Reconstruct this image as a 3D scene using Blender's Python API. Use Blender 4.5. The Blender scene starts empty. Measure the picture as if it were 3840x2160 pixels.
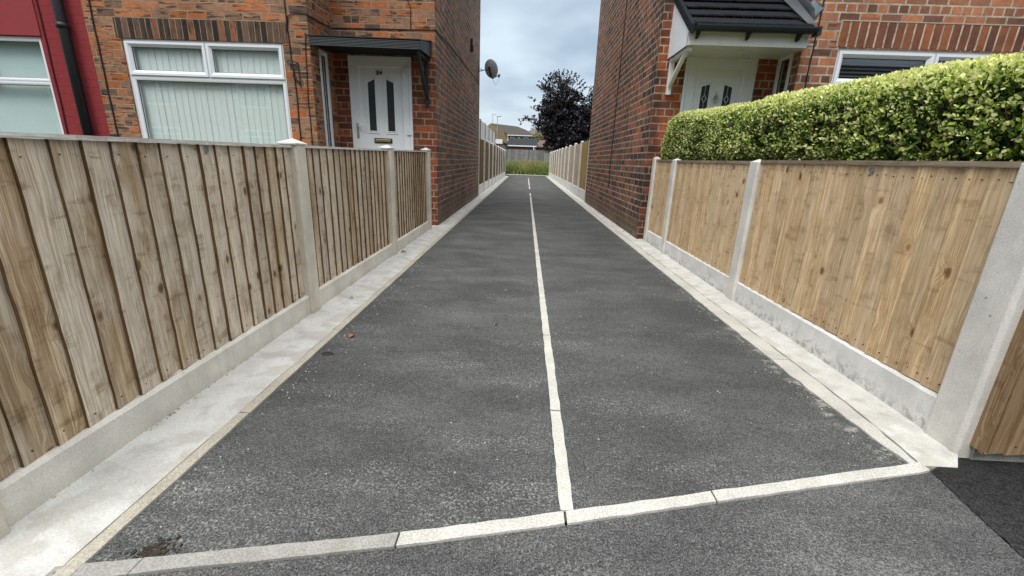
import bpy, math, random
import numpy as np
from mathutils import Vector, Matrix
R = math.radians
random.seed(7); rng = np.random.default_rng(7)
S = bpy.context.scene
COL = S.collection

# ---------------- camera
cam = bpy.data.objects.new('camera', bpy.data.cameras.new('camera'))
COL.objects.link(cam); S.camera = cam
cam.data.sensor_width = 36; cam.data.lens = 15.017
cam.data.clip_start = 0.02; cam.data.clip_end = 2000
yaw, pit, roll = R(1.2433), R(16.6665), R(2.0780)
f = Vector((0, math.cos(pit), -math.sin(pit))); r0 = Vector((1, 0, 0)); u0 = Vector((0, math.sin(pit), math.cos(pit)))
r2 = math.cos(roll)*r0 + math.sin(roll)*u0; u2 = -math.sin(roll)*r0 + math.cos(roll)*u0
Rz = Matrix.Rotation(yaw, 3, 'Z')
M = Matrix((Rz@r2, Rz@u2, -(Rz@f))).transposed().to_4x4()
M.translation = Vector((0, 0, 1.05)); cam.matrix_world = M

# ---------------- world: overcast sky
W = bpy.data.worlds.new("World"); S.world = W; W.use_nodes = True
SUN_EL, SUN_AZ = 55, 205      # compass from +Y clockwise
def build_world():
    nt = W.node_tree; n = nt.nodes; L = nt.links; n.clear()
    out = n.new('ShaderNodeOutputWorld'); bg = n.new('ShaderNodeBackground')
    sky = n.new('ShaderNodeTexSky'); sky.sky_type = 'NISHITA'; sky.sun_disc = False
    sky.sun_elevation = R(SUN_EL); sky.sun_rotation = R(SUN_AZ)
    tc = n.new('ShaderNodeTexCoord'); sep = n.new('ShaderNodeSeparateXYZ'); L.new(tc.outputs['Generated'], sep.inputs[0])
    # cloud deck: direction projected on a flat layer
    def m(op, a, b=None, c=None):
        k = n.new('ShaderNodeMath'); k.operation = op
        for i, v in enumerate((a, b, c)):
            if v is None: continue
            if isinstance(v, (int, float)): k.inputs[i].default_value = v
            else: L.new(v, k.inputs[i])
        return k.outputs[0]
    zc = m('ADD', m('MAXIMUM', sep.outputs[2], 0.0), 0.22)
    cv = n.new('ShaderNodeCombineXYZ')
    L.new(m('DIVIDE', sep.outputs[0], zc), cv.inputs[0]); L.new(m('DIVIDE', sep.outputs[1], zc), cv.inputs[1])
    nz = n.new('ShaderNodeTexNoise'); nz.inputs['Scale'].default_value = 1.9; nz.inputs['Detail'].default_value = 3.5; nz.inputs['Roughness'].default_value = .45
    mp = n.new('ShaderNodeMapping'); mp.inputs['Location'].default_value = (3.1, 1.4, 0); L.new(cv.outputs[0], mp.inputs[0]); L.new(mp.outputs[0], nz.inputs['Vector'])
    cr = n.new('ShaderNodeValToRGB'); L.new(nz.outputs['Fac'], cr.inputs[0])
    cr.color_ramp.elements[0].position = .36; cr.color_ramp.elements[0].color = (4.2, 5.3, 6.7, 1)
    cr.color_ramp.elements[1].position = .66; cr.color_ramp.elements[1].color = (7.2, 8.6, 9.6, 1)
    # horizon whitening and brighter zenith of an overcast sky
    hz = n.new('ShaderNodeMapRange'); L.new(sep.outputs[2], hz.inputs[0]); hz.inputs[1].default_value = 0.0; hz.inputs[2].default_value = 0.16; hz.inputs[3].default_value = 1; hz.inputs[4].default_value = 0
    mh = n.new('ShaderNodeMix'); mh.data_type = 'RGBA'; L.new(m('MULTIPLY', hz.outputs[0], .8), mh.inputs[0]); L.new(cr.outputs[0], mh.inputs[6]); mh.inputs[7].default_value = (8.6, 9.4, 9.8, 1)
    zr = n.new('ShaderNodeMapRange'); L.new(sep.outputs[2], zr.inputs[0]); zr.inputs[1].default_value = 0.40; zr.inputs[2].default_value = .95; zr.inputs[3].default_value = 1; zr.inputs[4].default_value = 3.6
    vm = n.new('ShaderNodeVectorMath'); vm.operation = 'SCALE'; zf = n.new('ShaderNodeMapRange'); L.new(sep.outputs[2], zf.inputs[0]); zf.inputs[1].default_value = .40; zf.inputs[2].default_value = .6; zf.inputs[3].default_value = 0; zf.inputs[4].default_value = .85
    mz = n.new('ShaderNodeMix'); mz.data_type = 'RGBA'; L.new(zf.outputs[0], mz.inputs[0]); L.new(mh.outputs[2], mz.inputs[6]); mz.inputs[7].default_value = (7.75, 7.7, 7.45, 1)
    L.new(mz.outputs[2], vm.inputs[0]); L.new(zr.outputs[0], vm.inputs['Scale'])
    mx = n.new('ShaderNodeMix'); mx.data_type = 'RGBA'; mx.inputs[0].default_value = .92
    L.new(sky.outputs[0], mx.inputs[6]); L.new(vm.outputs[0], mx.inputs[7])
    L.new(mx.outputs[2], bg.inputs[0]); bg.inputs[1].default_value = .076
    L.new(bg.outputs[0], out.inputs[0])
build_world()
sun = bpy.data.objects.new('sun', bpy.data.lights.new('sun', 'SUN')); COL.objects.link(sun)
sun.data.energy = 1.3; sun.data.angle = R(25); sun.data.color = (1, .97, .92)
az, el = R(SUN_AZ), R(SUN_EL)
sd = Vector((math.sin(az)*math.cos(el), math.cos(az)*math.cos(el), math.sin(el)))
sun.rotation_euler = sd.to_track_quat('Z', 'Y').to_euler()
S.view_settings.view_transform = 'Standard'; S.view_settings.look = 'None'; S.view_settings.exposure = 0.48
S.view_settings.gamma = 1

# ---------------- node helpers
class NT:
    def __init__(s, name, rough=.8, spec=.3, metallic=0):
        s.m = bpy.data.materials.new(name); s.m.use_nodes = True
        s.t = s.m.node_tree; s.n = s.t.nodes; s.L = s.t.links
        s.b = s.n['Principled BSDF']; s.b.inputs['Roughness'].default_value = rough
        s.b.inputs['Specular IOR Level'].default_value = spec; s.b.inputs['Metallic'].default_value = metallic
    def set(s, sock, v):
        if isinstance(v, bpy.types.NodeSocket): s.L.new(v, sock)
        elif isinstance(v, (tuple, list)) and len(v) == 3 and sock.type == 'RGBA': sock.default_value = (*v, 1)
        else: sock.default_value = v
    def M(s, op, a, b=None, c=None):
        k = s.n.new('ShaderNodeMath'); k.operation = op
        for i, v in enumerate((a, b, c)):
            if v is not None: s.set(k.inputs[i], v)
        return k.outputs[0]
    def V(s, x, y, z=0.):
        k = s.n.new('ShaderNodeCombineXYZ'); s.set(k.inputs[0], x); s.set(k.inputs[1], y); s.set(k.inputs[2], z); return k.outputs[0]
    def sep(s, v):
        k = s.n.new('ShaderNodeSeparateXYZ'); s.L.new(v, k.inputs[0]); return k.outputs
    def obj(s): return s.n.new('ShaderNodeTexCoord').outputs['Object']
    def uv(s): return s.n.new('ShaderNodeTexCoord').outputs['UV']
    def scale(s, v, sc):
        k = s.n.new('ShaderNodeMapping'); k.inputs['Scale'].default_value = sc; s.L.new(v, k.inputs[0]); return k.outputs[0]
    def noise(s, v, scale, detail=4, rough=.55, dist=0):
        k = s.n.new('ShaderNodeTexNoise'); s.set(k.inputs['Vector'], v); k.inputs['Scale'].default_value = scale
        k.inputs['Detail'].default_value = detail; k.inputs['Roughness'].default_value = rough; k.inputs['Distortion'].default_value = dist; return k.outputs['Fac']
    def vor(s, v, scale, feat='F1', rnd=1):
        k = s.n.new('ShaderNodeTexVoronoi'); k.feature = feat; s.set(k.inputs['Vector'], v); k.inputs['Scale'].default_value = scale; k.inputs['Randomness'].default_value = rnd; return k.outputs
    def step(s, v, a, b, lo=0., hi=1.):
        k = s.n.new('ShaderNodeMapRange'); k.interpolation_type = 'SMOOTHSTEP'; s.set(k.inputs[0], v)
        k.inputs[1].default_value = a; k.inputs[2].default_value = b; k.inputs[3].default_value = lo; k.inputs[4].default_value = hi; return k.outputs[0]
    def ramp(s, v, stops, const=False):
        k = s.n.new('ShaderNodeValToRGB'); s.set(k.inputs[0], v); e = k.color_ramp.elements
        if const: k.color_ramp.interpolation = 'CONSTANT'
        while len(e) < len(stops): e.new(.5)
        for i, (p, c) in enumerate(stops):
            e[i].position = p; e[i].color = (*c, 1)
        return k.outputs[0]
    def mix(s, fac, a, b, mode='MIX'):
        k = s.n.new('ShaderNodeMix'); k.data_type = 'RGBA'; k.blend_type = mode
        s.set(k.inputs[0], fac); s.set(k.inputs[6], a); s.set(k.inputs[7], b); return k.outputs[2]
    def bump(s, h, strength=.3, dist=.005):
        k = s.n.new('ShaderNodeBump'); k.inputs['Strength'].default_value = strength; k.inputs['Distance'].default_value = dist
        s.set(k.inputs['Height'], h); s.L.new(k.outputs[0], s.b.inputs['Normal'])
    def col(s, c): s.set(s.b.inputs['Base Color'], c); return s.m

def flat(name, c, rough=.6, spec=.4, metallic=0, var=.12, sc=12):
    t = NT(name, rough, spec, metallic); o = t.obj()
    v = t.noise(o, sc, 4); t.bump(t.noise(o, sc*8, 3), .08, .002)
    return t.col(t.mix(v, tuple(x*(1-var) for x in c), tuple(min(1, x*(1+var)) for x in c)))

def brick(name, stops, mortar, streak=.5, soot=.5, sootcol=(.035, .028, .026), vertical=False, bw=.235, bh=.0935,
          headers=True, damp=False, ms=.006, quoin=None, paint=None, mvar=.25):
    t = NT(name, .88, .2); o = t.sep(t.obj()); g = t.sep(t.n.new('ShaderNodeNewGeometry').outputs['True Normal'])
    side = t.M('GREATER_THAN', t.M('ABSOLUTE', g[0]), .5)
    u = t.M('ADD', t.M('MULTIPLY', o[0], t.M('SUBTRACT', 1, side)), t.M('MULTIPLY', o[1], side))
    wob = t.noise(t.V(u, o[2], 0), 7, 3)
    v = t.M('ADD', o[2], t.M('MULTIPLY', t.M('SUBTRACT', wob, .5), .006))
    uu = t.M('ADD', u, t.M('MULTIPLY', t.M('SUBTRACT', t.noise(t.V(o[2], u, 3), 9, 2), .5), .012))
    if vertical: P = t.V(v, uu, 0); su, sv = v, u
    else: P = t.V(uu, v, 0); su, sv = u, v
    def br(w):
        k = t.n.new('ShaderNodeTexBrick'); t.L.new(P, k.inputs['Vector']); k.inputs['Scale'].default_value = 1
        k.inputs['Color1'].default_value = (0, 0, 0, 1); k.inputs['Color2'].default_value = (1, 1, 1, 1); k.inputs['Mortar'].default_value = (.5, .5, .5, 1)
        k.inputs['Mortar Size'].default_value = ms; k.inputs['Mortar Smooth'].default_value = .25; k.inputs['Bias'].default_value = 0
        k.inputs['Brick Width'].default_value = w; k.inputs['Row Height'].default_value = bh
        k.offset = 0 if vertical else .5
        return k.outputs
    A = br(bw)
    tint, fac = A['Color'], A['Fac']
    if headers and not vertical:
        B = br(bw/2); row = t.M('FLOOR', t.M('DIVIDE', v, bh))
        h = t.M('COMPARE', t.M('FLOORED_MODULO', row, 4.), 2., .1)
        tint = t.mix(h, A['Color'], B['Color']); fac = t.M('ADD', t.M('MULTIPLY', fac, t.M('SUBTRACT', 1, h)), t.M('MULTIPLY', B['Fac'], h))
    tv = t.n.new('ShaderNodeRGBToBW'); t.L.new(tint, tv.inputs[0]); tv = tv.outputs[0]
    wn = t.n.new('ShaderNodeTexWhiteNoise'); wn.noise_dimensions = '1D'; t.set(wn.inputs['W'], t.M('MULTIPLY', tv, 913.7)); rnd = wn.outputs['Value']
    c = t.ramp(tv, stops)
    # mottling inside each brick
    n1 = t.noise(t.V(u, o[2], t.M('MULTIPLY', tv, 20)), 16, 5, .65)
    c = t.mix(t.step(n1, .3, .75, 0, .55), c, t.mix(1, c, (.45, .42, .42), 'MULTIPLY'))
    # burnt streaks that follow the brick
    st = t.noise(t.V(t.M('MULTIPLY', su, 5), t.M('MULTIPLY', sv, 38), t.M('MULTIPLY', tv, 50)), 1, 4, .6)
    sm = t.M('MULTIPLY', t.step(st, .5, .62), t.step(rnd, 1-streak-.1, 1-streak+.15))
    c = t.mix(t.M('MULTIPLY', sm, .85), c, (.028, .022, .021))
    # soot
    s1 = t.noise(t.V(u, o[2], 5), 1.1, 5, .6); s2 = t.noise(t.V(u, o[2], 9), 26, 3)
    sf = t.M('MULTIPLY', t.step(t.M('ADD', s1, t.M('MULTIPLY', s2, .25)), .48, .82), soot)
    if quoin is not None:
        q0, q1 = quoin
        qq = t.M('MULTIPLY', t.step(u, q0, q1, 1, 0), t.step(t.M('ADD', t.noise(t.V(t.M('MULTIPLY', u, .3), o[2], 2), 2.1, 3), t.M('MULTIPLY', rnd, .12)), .45, .62))
        sf = t.M('MAXIMUM', sf, t.M('MULTIPLY', qq, .85))
    c = t.mix(sf, c, sootcol)
    mn = t.noise(t.V(u, o[2], 1), 5, 4)
    mc = t.mix(t.step(mn, .35, .7, 0, 1), mortar, tuple(x*(1-mvar*2) for x in mortar))
    mc = t.mix(t.M('MULTIPLY', sf, .45), mc, sootcol)
    if damp:
        dz = t.M('ADD', o[2], t.M('MULTIPLY', t.M('SUBTRACT', t.noise(t.V(u, o[2], 2), 2.5, 4), .5), .5))
        d = t.step(dz, .12, .5, .75, 0)
        c = t.mix(d, c, t.mix(n1, (.06, .05, .035), (.17, .13, .09))); mc = t.mix(d, mc, (.10, .085, .06))
        e = t.M('MULTIPLY', t.step(dz, .0, .28, 1, 0), t.step(s2, .5, .6)); c = t.mix(t.M('MULTIPLY', e, .6), c, (.36, .27, .22))
    wp = t.noise(t.V(u, o[2], 11), .9, 4, .6); c = t.mix(t.step(wp, .35, .65), t.mix(1, c, (.74, .76, .78), 'MULTIPLY'), t.mix(1, c, (1.15, 1.13, 1.1), 'MULTIPLY'))
    fq = t.noise(t.V(u, o[2], 4), 13, 4, .7); fac = t.M('MULTIPLY', fac, t.step(fq, .28, .52, .35, 1))
    col = t.mix(fac, c, mc)
    if paint:
        col = t.mix(t.step(n1, .3, .8, 0, .35), paint, tuple(x*.6 for x in paint))
        sc = t.step(t.noise(t.V(t.M('ADD', t.M('MULTIPLY', u, 9), t.M('MULTIPLY', o[2], 5)), t.M('MULTIPLY', o[2], 1.2), 0), 1.6, 5, .7), .70, .73)
        col = t.mix(t.M('MULTIPLY', sc, .4), col, (.42, .2, .15)); col = t.mix(t.M('MULTIPLY', fac, .35), col, tuple(x*.5 for x in paint))
    hgt = t.M('ADD', t.M('MULTIPLY', t.M('SUBTRACT', 1, fac), 1.0), t.M('MULTIPLY', n1, .5))
    t.bump(hgt, .7 if not paint else .45, .006)
    return t.col(col)

OR = (.40, .115, .045); OR2 = (.30, .085, .04); RB = (.20, .07, .042); BR = (.115, .055, .038); DK = (.05, .034, .03)
MATS = {}
MATS['brick_front'] = brick('rustic orange brick', [(0, (.14, .085, .065)), (.3, (.38, .22, .14)), (.6, (.46, .23, .13)), (.85, (.52, .20, .09)), (1, (.58, .18, .06))], (.42, .32, .21), streak=.85, soot=.12, ms=.0065)
MATS['brick_side'] = brick('sooty brown brick', [(0, (.085, .06, .052)), (.35, (.17, .105, .08)), (.7, (.235, .14, .108)), (.90, (.34, .14, .075)), (1, (.42, .14, .06))], (.42, .34, .265), streak=.25, soot=.36, sootcol=(.10, .08, .07), damp=True, headers=True, ms=.0105, quoin=(6.75, 7.1))
MATS['brick_right_side'] = brick('dark red brick with soot', [(0, (.09, .055, .05)), (.3, (.20, .095, .07)), (.65, (.30, .125, .08)), (.86, (.42, .15, .07)), (1, (.48, .14, .06))], (.56, .47, .36), streak=.2, soot=.34, damp=True, quoin=(6.3, 6.6), sootcol=(.05, .04, .037), ms=.011)
MATS['brick_right'] = brick('smooth red brick', [(0, (.15, .075, .06)), (.35, (.32, .145, .09)), (.7, (.44, .185, .11)), (1, (.56, .22, .11))], (.56, .48, .36), streak=.12, soot=.2, ms=.0105, quoin=None)
MATS['brick_door'] = brick('deep red brick', [(0, (.15, .055, .035)), (.5, (.30, .085, .04)), (1, (.42, .11, .045))], (.42, .33, .24), streak=.15, soot=.3, ms=.009)
MATS['brick_porch_right'] = brick('deep red brick with black quoin', [(0, (.15, .055, .035)), (.5, (.32, .09, .04)), (1, (.44, .115, .045))], (.46, .38, .28), streak=.1, soot=.25, ms=.0095, quoin=(1.70, 1.84))
MATS['soldier'] = brick('upright burnt brick', [(0, (.03, .024, .022)), (.4, (.12, .078, .058)), (.75, (.21, .12, .08)), (1, (.40, .14, .06))], (.34, .26, .17), streak=.85, soot=.15, vertical=True, bw=5, bh=.078, ms=.006)
MATS['soldier_right'] = brick('upright red brick', [(0, (.13, .06, .045)), (.5, (.25, .095, .055)), (1, (.45, .15, .065))], (.60, .52, .40), streak=.15, soot=.25, vertical=True, bw=5, bh=.105, ms=.011)
MATS['painted'] = brick('red masonry paint', [(0, (.2, .05, .05)), (1, (.25, .05, .05))], (.2, .03, .03), paint=(.29, .042, .046), streak=0, soot=0, ms=.005)
MATS['far_red'] = brick('far red brick', [(0, (.20, .075, .06)), (1, (.27, .10, .08))], (.25, .15, .12), streak=0, soot=.2)
MATS['far_buff'] = brick('far buff brick', [(0, (.27, .19, .11)), (1, (.34, .24, .14))], (.3, .24, .16), streak=0, soot=.2)

def asphalt(name, base=.10, dust=.5, fresh=False, s=1.):
    t = NT(name, .92, .15); o = t.obj(); p = t.sep(o)
    gr = t.noise(o, 300*s, 2, .6); gm = t.noise(o, 150*s, 2, .6); gl = t.noise(o, 38*s, 3, .6); vo = t.vor(o, 160*s)[0]
    g = t.M('ADD', t.M('ADD', t.M('MULTIPLY', gr, .42), t.M('MULTIPLY', gm, .42)), t.M('MULTIPLY', gl, .16))
    c = t.ramp(g, [(.36, (base*.20,)*3), (.5, (base*.85, base*.86, base*.86)), (.62, (base*2.2, base*2.2, base*2.15))])
    big = t.noise(t.scale(o, (.7, 1.3, 1)), 1.9, 7, .68)
    c = t.mix(t.step(big, .36, .66, 0, 1), t.mix(1, c, (.80, .80, .80), 'MULTIPLY'), t.mix(1, c, (1.22, 1.22, 1.21), 'MULTIPLY'))
    if not fresh:
        d1 = t.noise(t.scale(o, (.7, 1.5, 1)), 2.2, 7, .72); d2 = t.noise(o, 95, 2, .7)
        near = t.M('ADD', t.step(p[1], .9, 1.7, .07, 0), t.step(t.M('ABSOLUTE', t.M('ADD', p[0], -.1)), 0, .4, .03, 0))
        d = t.M('MULTIPLY', t.step(t.M('ADD', t.M('ADD', d1, near), t.M('MULTIPLY', t.M('SUBTRACT', d2, .5), 1.4)), .60, .92), dust)
        c = t.mix(d, c, (.44, .44, .42))
        st_ = t.noise(t.scale(o, (1, 2.2, 1)), 8, 6, .8); st2 = t.noise(o, 2.2, 2)
        c = t.mix(t.M('MULTIPLY', t.M('MULTIPLY', t.step(st_, .66, .72), t.step(st2, .52, .62)), .7), c, (.45, .45, .43))
        es = t.M('MULTIPLY', t.step(p[0], 1.36, 1.45, 0, 1), t.step(t.noise(o, 14, 5, .8), .50, .60)); c = t.mix(t.M('MULTIPLY', t.M('MULTIPLY', es, t.step(p[1], 1.40, 1.44)), t.step(p[1], 1.5, 4.5, .8, .25)), c, (.42, .41, .36))
        cd = t.noise(t.scale(o, (.5, 2.2, 1)), 1.4, 5, .7); c = t.mix(t.step(cd, .60, .72, 0, .4), c, (.035, .035, .036))
    vs = t.vor(o, 30)[0]; c = t.mix(t.step(vs, .03, .06, .8, 0), c, (.45, .45, .43) if not fresh else (.12, .12, .125))
    t.bump(t.M('ADD', gr, t.M('MULTIPLY', vo, .6)), .6, .006)
    return t.col(c)
MATS['asphalt'] = asphalt('worn grey asphalt', .084, .5)
MATS['footway'] = asphalt('footway asphalt', .088, .3)
MATS['fresh'] = asphalt('fresh black asphalt', .03, 0, True)

def concrete(name, base, warm=0., stain=.4, flake=False, rough=.85, algae=False, zst=.08, gv=.12):
    t = NT(name, rough, .25); o = t.obj(); p = t.sep(o)
    c0 = (base, base*(1-.01-warm*.05), base*(.975-warm*.14))
    n = t.noise(o, 5, 6, .6); f_ = t.noise(o, 60, 3)
    c = t.mix(t.step(n, .3, .7), tuple(x*.86 for x in c0), tuple(min(.8, x*1.08) for x in c0))
    c = t.mix(t.step(f_, .62, .75, 0, .35), c, tuple(x*.62 for x in c0))
    dk = t.vor(o, 16)[0]; dn = t.noise(o, 4, 2); c = t.mix(t.M('MULTIPLY', t.step(dk, .06, .1, .7, 0), t.step(dn, .55, .6)), c, tuple(x*.35 for x in c0))
    ag = t.noise(o, 170, 3, .7); c = t.mix(t.step(ag, .35, .65, 0, 1), t.mix(1, c, (1-gv, 1-gv, 1-gv*1.1), 'MULTIPLY'), t.mix(1, c, (1.06, 1.06, 1.05), 'MULTIPLY'))
    pt = t.noise(o, 34, 4, .75); c = t.mix(t.step(pt, .63, .70, 0, gv*1.6), c, tuple(x*.45 for x in c0))
    sm = t.noise(t.scale(o, (1, 1, .25)), 9, 5, .65)
    c = t.mix(t.M('MULTIPLY', t.step(sm, .52, .75), stain), c, (base*.62, base*.55, base*.42))
    zz = t.M('ADD', p[2], t.M('MULTIPLY', t.M('SUBTRACT', t.noise(o, 8, 4), .5), .12))
    c = t.mix(t.step(zz, .0, zst, stain*.9, 0), c, (base*.5, base*.46, base*.36))
    if flake:
        fl = t.M('MULTIPLY', t.step(t.noise(o, 22, 5, .7), .51, .54), t.step(t.M('ADD', p[2], t.M('MULTIPLY', t.noise(o, 3, 2), .16)), .11, .22, 1, 0))
        c = t.mix(t.M('MULTIPLY', fl, .75), c, (base*.45, base*.46, base*.43))
    if algae: c = t.mix(t.M('MULTIPLY', t.step(t.noise(o, 3.3, 5), .5, .7), .5), c, (.30, .30, .17))
    t.bump(t.M('ADD', t.noise(o, 120, 3), n), .25, .004)
    return t.col(c)
MATS['post'] = concrete('cast concrete post', .66, 1.3, .4)
MATS['post_right'] = concrete('pale concrete post', .68, .5, .2)
MATS['gravel'] = concrete('cast concrete gravel board', .68, .7, .35)
MATS['gravel_right'] = concrete('white washed gravel board', .72, .0, .25, flake=True)
MATS['haunch'] = concrete('smooth pale concrete', .58, .15, .35, zst=.014, gv=.14)
MATS['haunch_right'] = concrete('pale concrete haunch', .60, .3, .35, zst=.014, gv=.16)
MATS['edging'] = concrete('cream concrete edging', .48, 1.4, .6, zst=.0, gv=.32)
MATS['edging_white'] = concrete('pale concrete edging', .58, .5, .5, zst=.0, gv=.32)
MATS['edging_grey'] = concrete('grey concrete edging', .36, .4, .5, zst=.0, gv=.3)

def wood(name, a, b, dark, grey=.4, knot=1.0, streakc=None, rough=.85, kp=.66, rgh=1.):
    t = NT(name, rough, .2); uv = t.sep(t.uv()); at = t.n.new('ShaderNodeAttribute'); at.attribute_name = 'bcol'
    bc = t.sep(at.outputs['Vector'])      # x: tone, y: greying, z: seed
    seed = t.M('MULTIPLY', bc[2], 37.)
    u, v = uv[0], uv[1]
    kv = t.V(t.M('MULTIPLY', u, 10), t.M('MULTIPLY', v, 7), seed)
    K = t.vor(kv, 1.); kd = K[0]
    kr = t.n.new('ShaderNodeSeparateColor'); t.L.new(K[1], kr.inputs[0])
    on = t.step(kr.outputs[0], kp, kp+.02)
    kd = t.M('ADD', kd, t.M('MULTIPLY', t.M('SUBTRACT', t.noise(t.V(t.M('MULTIPLY', u, 60), t.M('MULTIPLY', v, 40), seed), 1, 2), .5), .10))
    infl = t.M('MULTIPLY', t.step(kd, .05, .55, 1, 0), on)
    uu = t.M('ADD', t.M('MULTIPLY', u, 75), t.M('MULTIPLY', infl, 2.2))
    wv = t.noise(t.V(t.M('MULTIPLY', u, 5), t.M('MULTIPLY', v, 1.6), seed), 1, 2)
    uu = t.M('ADD', uu, t.M('MULTIPLY', wv, 2.5))
    g1 = t.noise(t.V(uu, t.M('MULTIPLY', v, 1.6), seed), 1, 3, .6)
    g2 = t.noise(t.V(t.M('MULTIPLY', u, 260), t.M('MULTIPLY', v, 6), seed), 1, 2, .6)
    c = t.mix(t.step(g1, .32, .68), a, b)
    w = t.noise(t.V(t.M('MULTIPLY', u, 9), t.M('MULTIPLY', v, 2.2), t.M('ADD', seed, 7)), 1, 4, .6)
    gc = (.33, .30, .27) if streakc is None else streakc
    c = t.mix(t.M('MULTIPLY', t.step(t.M('ADD', w, t.M('MULTIPLY', t.M('SUBTRACT', bc[1], .15), .38)), .35, .75), grey), c, gc)
    dk2 = t.mix(1, c, (.42, .36, .30), 'MULTIPLY')
    c = t.mix(t.step(g2, .40, .66, 0, .38*rgh), c, dk2)
    c = t.mix(t.M('MULTIPLY', t.step(t.M('ABSOLUTE', t.M('SUBTRACT', t.M('FRACT', t.M('MULTIPLY', g1, 5)), .5)), .0, .22, 1, 0), .42), c, dk2)
    c = t.mix(t.step(g1, .45, .75, 0, .35), c, t.mix(1, c, (1.3, 1.28, 1.25), 'MULTIPLY'))
    blot = t.noise(t.V(t.M('MULTIPLY', u, 11), t.M('MULTIPLY', v, 6), t.M('ADD', seed, 3)), 1, 5, .7)
    c = t.mix(t.step(blot, .46, .70, 0, .5*rgh), c, t.mix(1, c, (.55, .48, .40), 'MULTIPLY'))
    rp = t.noise(t.V(t.M('MULTIPLY', u, 6), t.M('MULTIPLY', v, 26), t.M('ADD', seed, 11)), 1, 3, .6)
    c = t.mix(t.M('MULTIPLY', t.M('MULTIPLY', t.step(rp, .54, .66), t.step(blot, .40, .55)), .5*rgh), c, t.mix(1, c, (.60, .52, .45), 'MULTIPLY'))
    halo = t.M('MULTIPLY', t.step(kd, .14, .42, 1, 0), on); c = t.mix(t.M('MULTIPLY', halo, .45*knot), c, t.mix(1, c, (.62, .50, .40), 'MULTIPLY'))
    kk = t.M('MULTIPLY', t.step(kd, .10, .20, 1, 0), on); c = t.mix(t.M('MULTIPLY', kk, .8*knot), c, dark)
    kc = t.M('MULTIPLY', t.step(kd, .03, .09, 1, 0), on); c = t.mix(t.M('MULTIPLY', kc, .7*knot), c, (.03, .02, .015))
    ring = t.M('MULTIPLY', t.M('MULTIPLY', t.step(kd, .17, .21), t.step(kd, .21, .32, 1, 0)), on); c = t.mix(t.M('MULTIPLY', ring, .3), c, b)
    c = t.mix(1, c, t.M('ADD', .72, t.M('MULTIPLY', bc[0], .56)), 'MULTIPLY')
    t.bump(t.M('ADD', t.M('ADD', g1, t.M('MULTIPLY', g2, .5)), t.M('MULTIPLY', infl, 1.2)), .35, .004)
    return t.col(c)
MATS['wood_left'] = wood('weathered featheredge board', (.36, .25, .145), (.60, .465, .30), (.085, .05, .028), grey=.9, rgh=1.35, streakc=(.74, .66, .55), kp=.55)
MATS['wood_right'] = wood('newer tan featheredge board', (.50, .335, .17), (.70, .51, .30), (.15, .075, .035), grey=.55, streakc=(.70, .55, .38), kp=.62)
MATS['wood_edge'] = wood('brown stained board edge', (.15, .085, .038), (.24, .145, .07), (.06, .035, .02), grey=.1)
MATS['wood_far'] = wood('olive brown board', (.12, .075, .032), (.19, .125, .055), (.07, .045, .02), grey=.2, streakc=(.17, .12, .055))
MATS['wood_far_tan'] = wood('pale tan board', (.42, .33, .235), (.58, .48, .36), (.25, .18, .11), grey=.3)
MATS['wood_far_gold'] = wood('golden board', (.34, .23, .08), (.44, .31, .12), (.2, .13, .06), grey=.1, streakc=(.40, .29, .12))
MATS['wood_grey'] = wood('silvered old board', (.22, .23, .225), (.33, .34, .335), (.12, .125, .12), grey=.3, streakc=(.3, .31, .31))
MATS['wood_white'] = wood('white stained screen board', (.66, .67, .68), (.76, .77, .78), (.5, .5, .5), grey=.2, streakc=(.6, .6, .6))
MATS['rail'] = wood('grey cap rail', (.60, .57, .53), (.76, .74, .71), (.4, .36, .32), grey=.6, streakc=(.76, .75, .73))
MATS['rail_right'] = wood('brown cap rail', (.22, .16, .10), (.33, .26, .18), (.12, .08, .05), grey=.3)
MATS['upvc'] = flat('white plastic frame', (.80, .82, .85), .35, .5, 0, .03, 3)
MATS['upvc_door'] = flat('white plastic door', (.82, .84, .86), .4, .5, 0, .04, 3)
MATS['cream'] = flat('off white painted timber', (.76, .75, .70), .5, .4, 0, .08, 6)
MATS['black'] = flat('black plastic', (.018, .02, .023), .45, .4, 0, .2, 10)
MATS['blackwood'] = flat('black painted timber', (.016, .025, .028), .55, .4, 0, .25, 14)
MATS['soffit'] = flat('black soffit', (.012, .012, .014), .8, .2)
MATS['rubber'] = flat('black seal', (.02, .02, .022), .7, .2)
MATS['slate'] = flat('charcoal roof tile', (.020, .025, .030), .9, .08, 0, .3, 9)
MATS['lead'] = flat('grey lead sheet', (.13, .145, .16), .5, .5, .3, .3, 14)
MATS['leadlight'] = flat('pale lead sheet', (.24, .30, .34), .4, .5, .4, .3, 14)
MATS['metal'] = flat('brushed steel', (.45, .45, .46), .35, .5, .8, .1, 20)
MATS['chrome'] = flat('dull silver', (.5, .49, .46), .3, .5, .8, .1, 20)
MATS['brass'] = flat('brass', (.42, .34, .14), .35, .5, .7, .15, 20)
MATS['cable'] = flat('black cable', (.022, .016, .018), .6, .3)
MATS['cablered'] = flat('painted cable', (.10, .018, .022), .6, .3)
MATS['wire'] = flat('grey cable', (.35, .36, .38), .5, .3)
MATS['dish'] = flat('grey dish enamel', (.58, .64, .70), .5, .4, 0, .2, 6)
MATS['nail'] = flat('nail head', (.05, .035, .025), .6, .4)
MATS['badge'] = flat('stamped grey badge', (.30, .30, .30), .5, .5, .5, .2, 60)
MATS['dark'] = flat('dark interior', (.03, .032, .033), .9, .1)
MATS['room'] = flat('room wall', (.22, .23, .22), .9, .1)
MATS['soil'] = flat('bare soil', (.05, .042, .033), .95, .1, 0, .4, 30)
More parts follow.
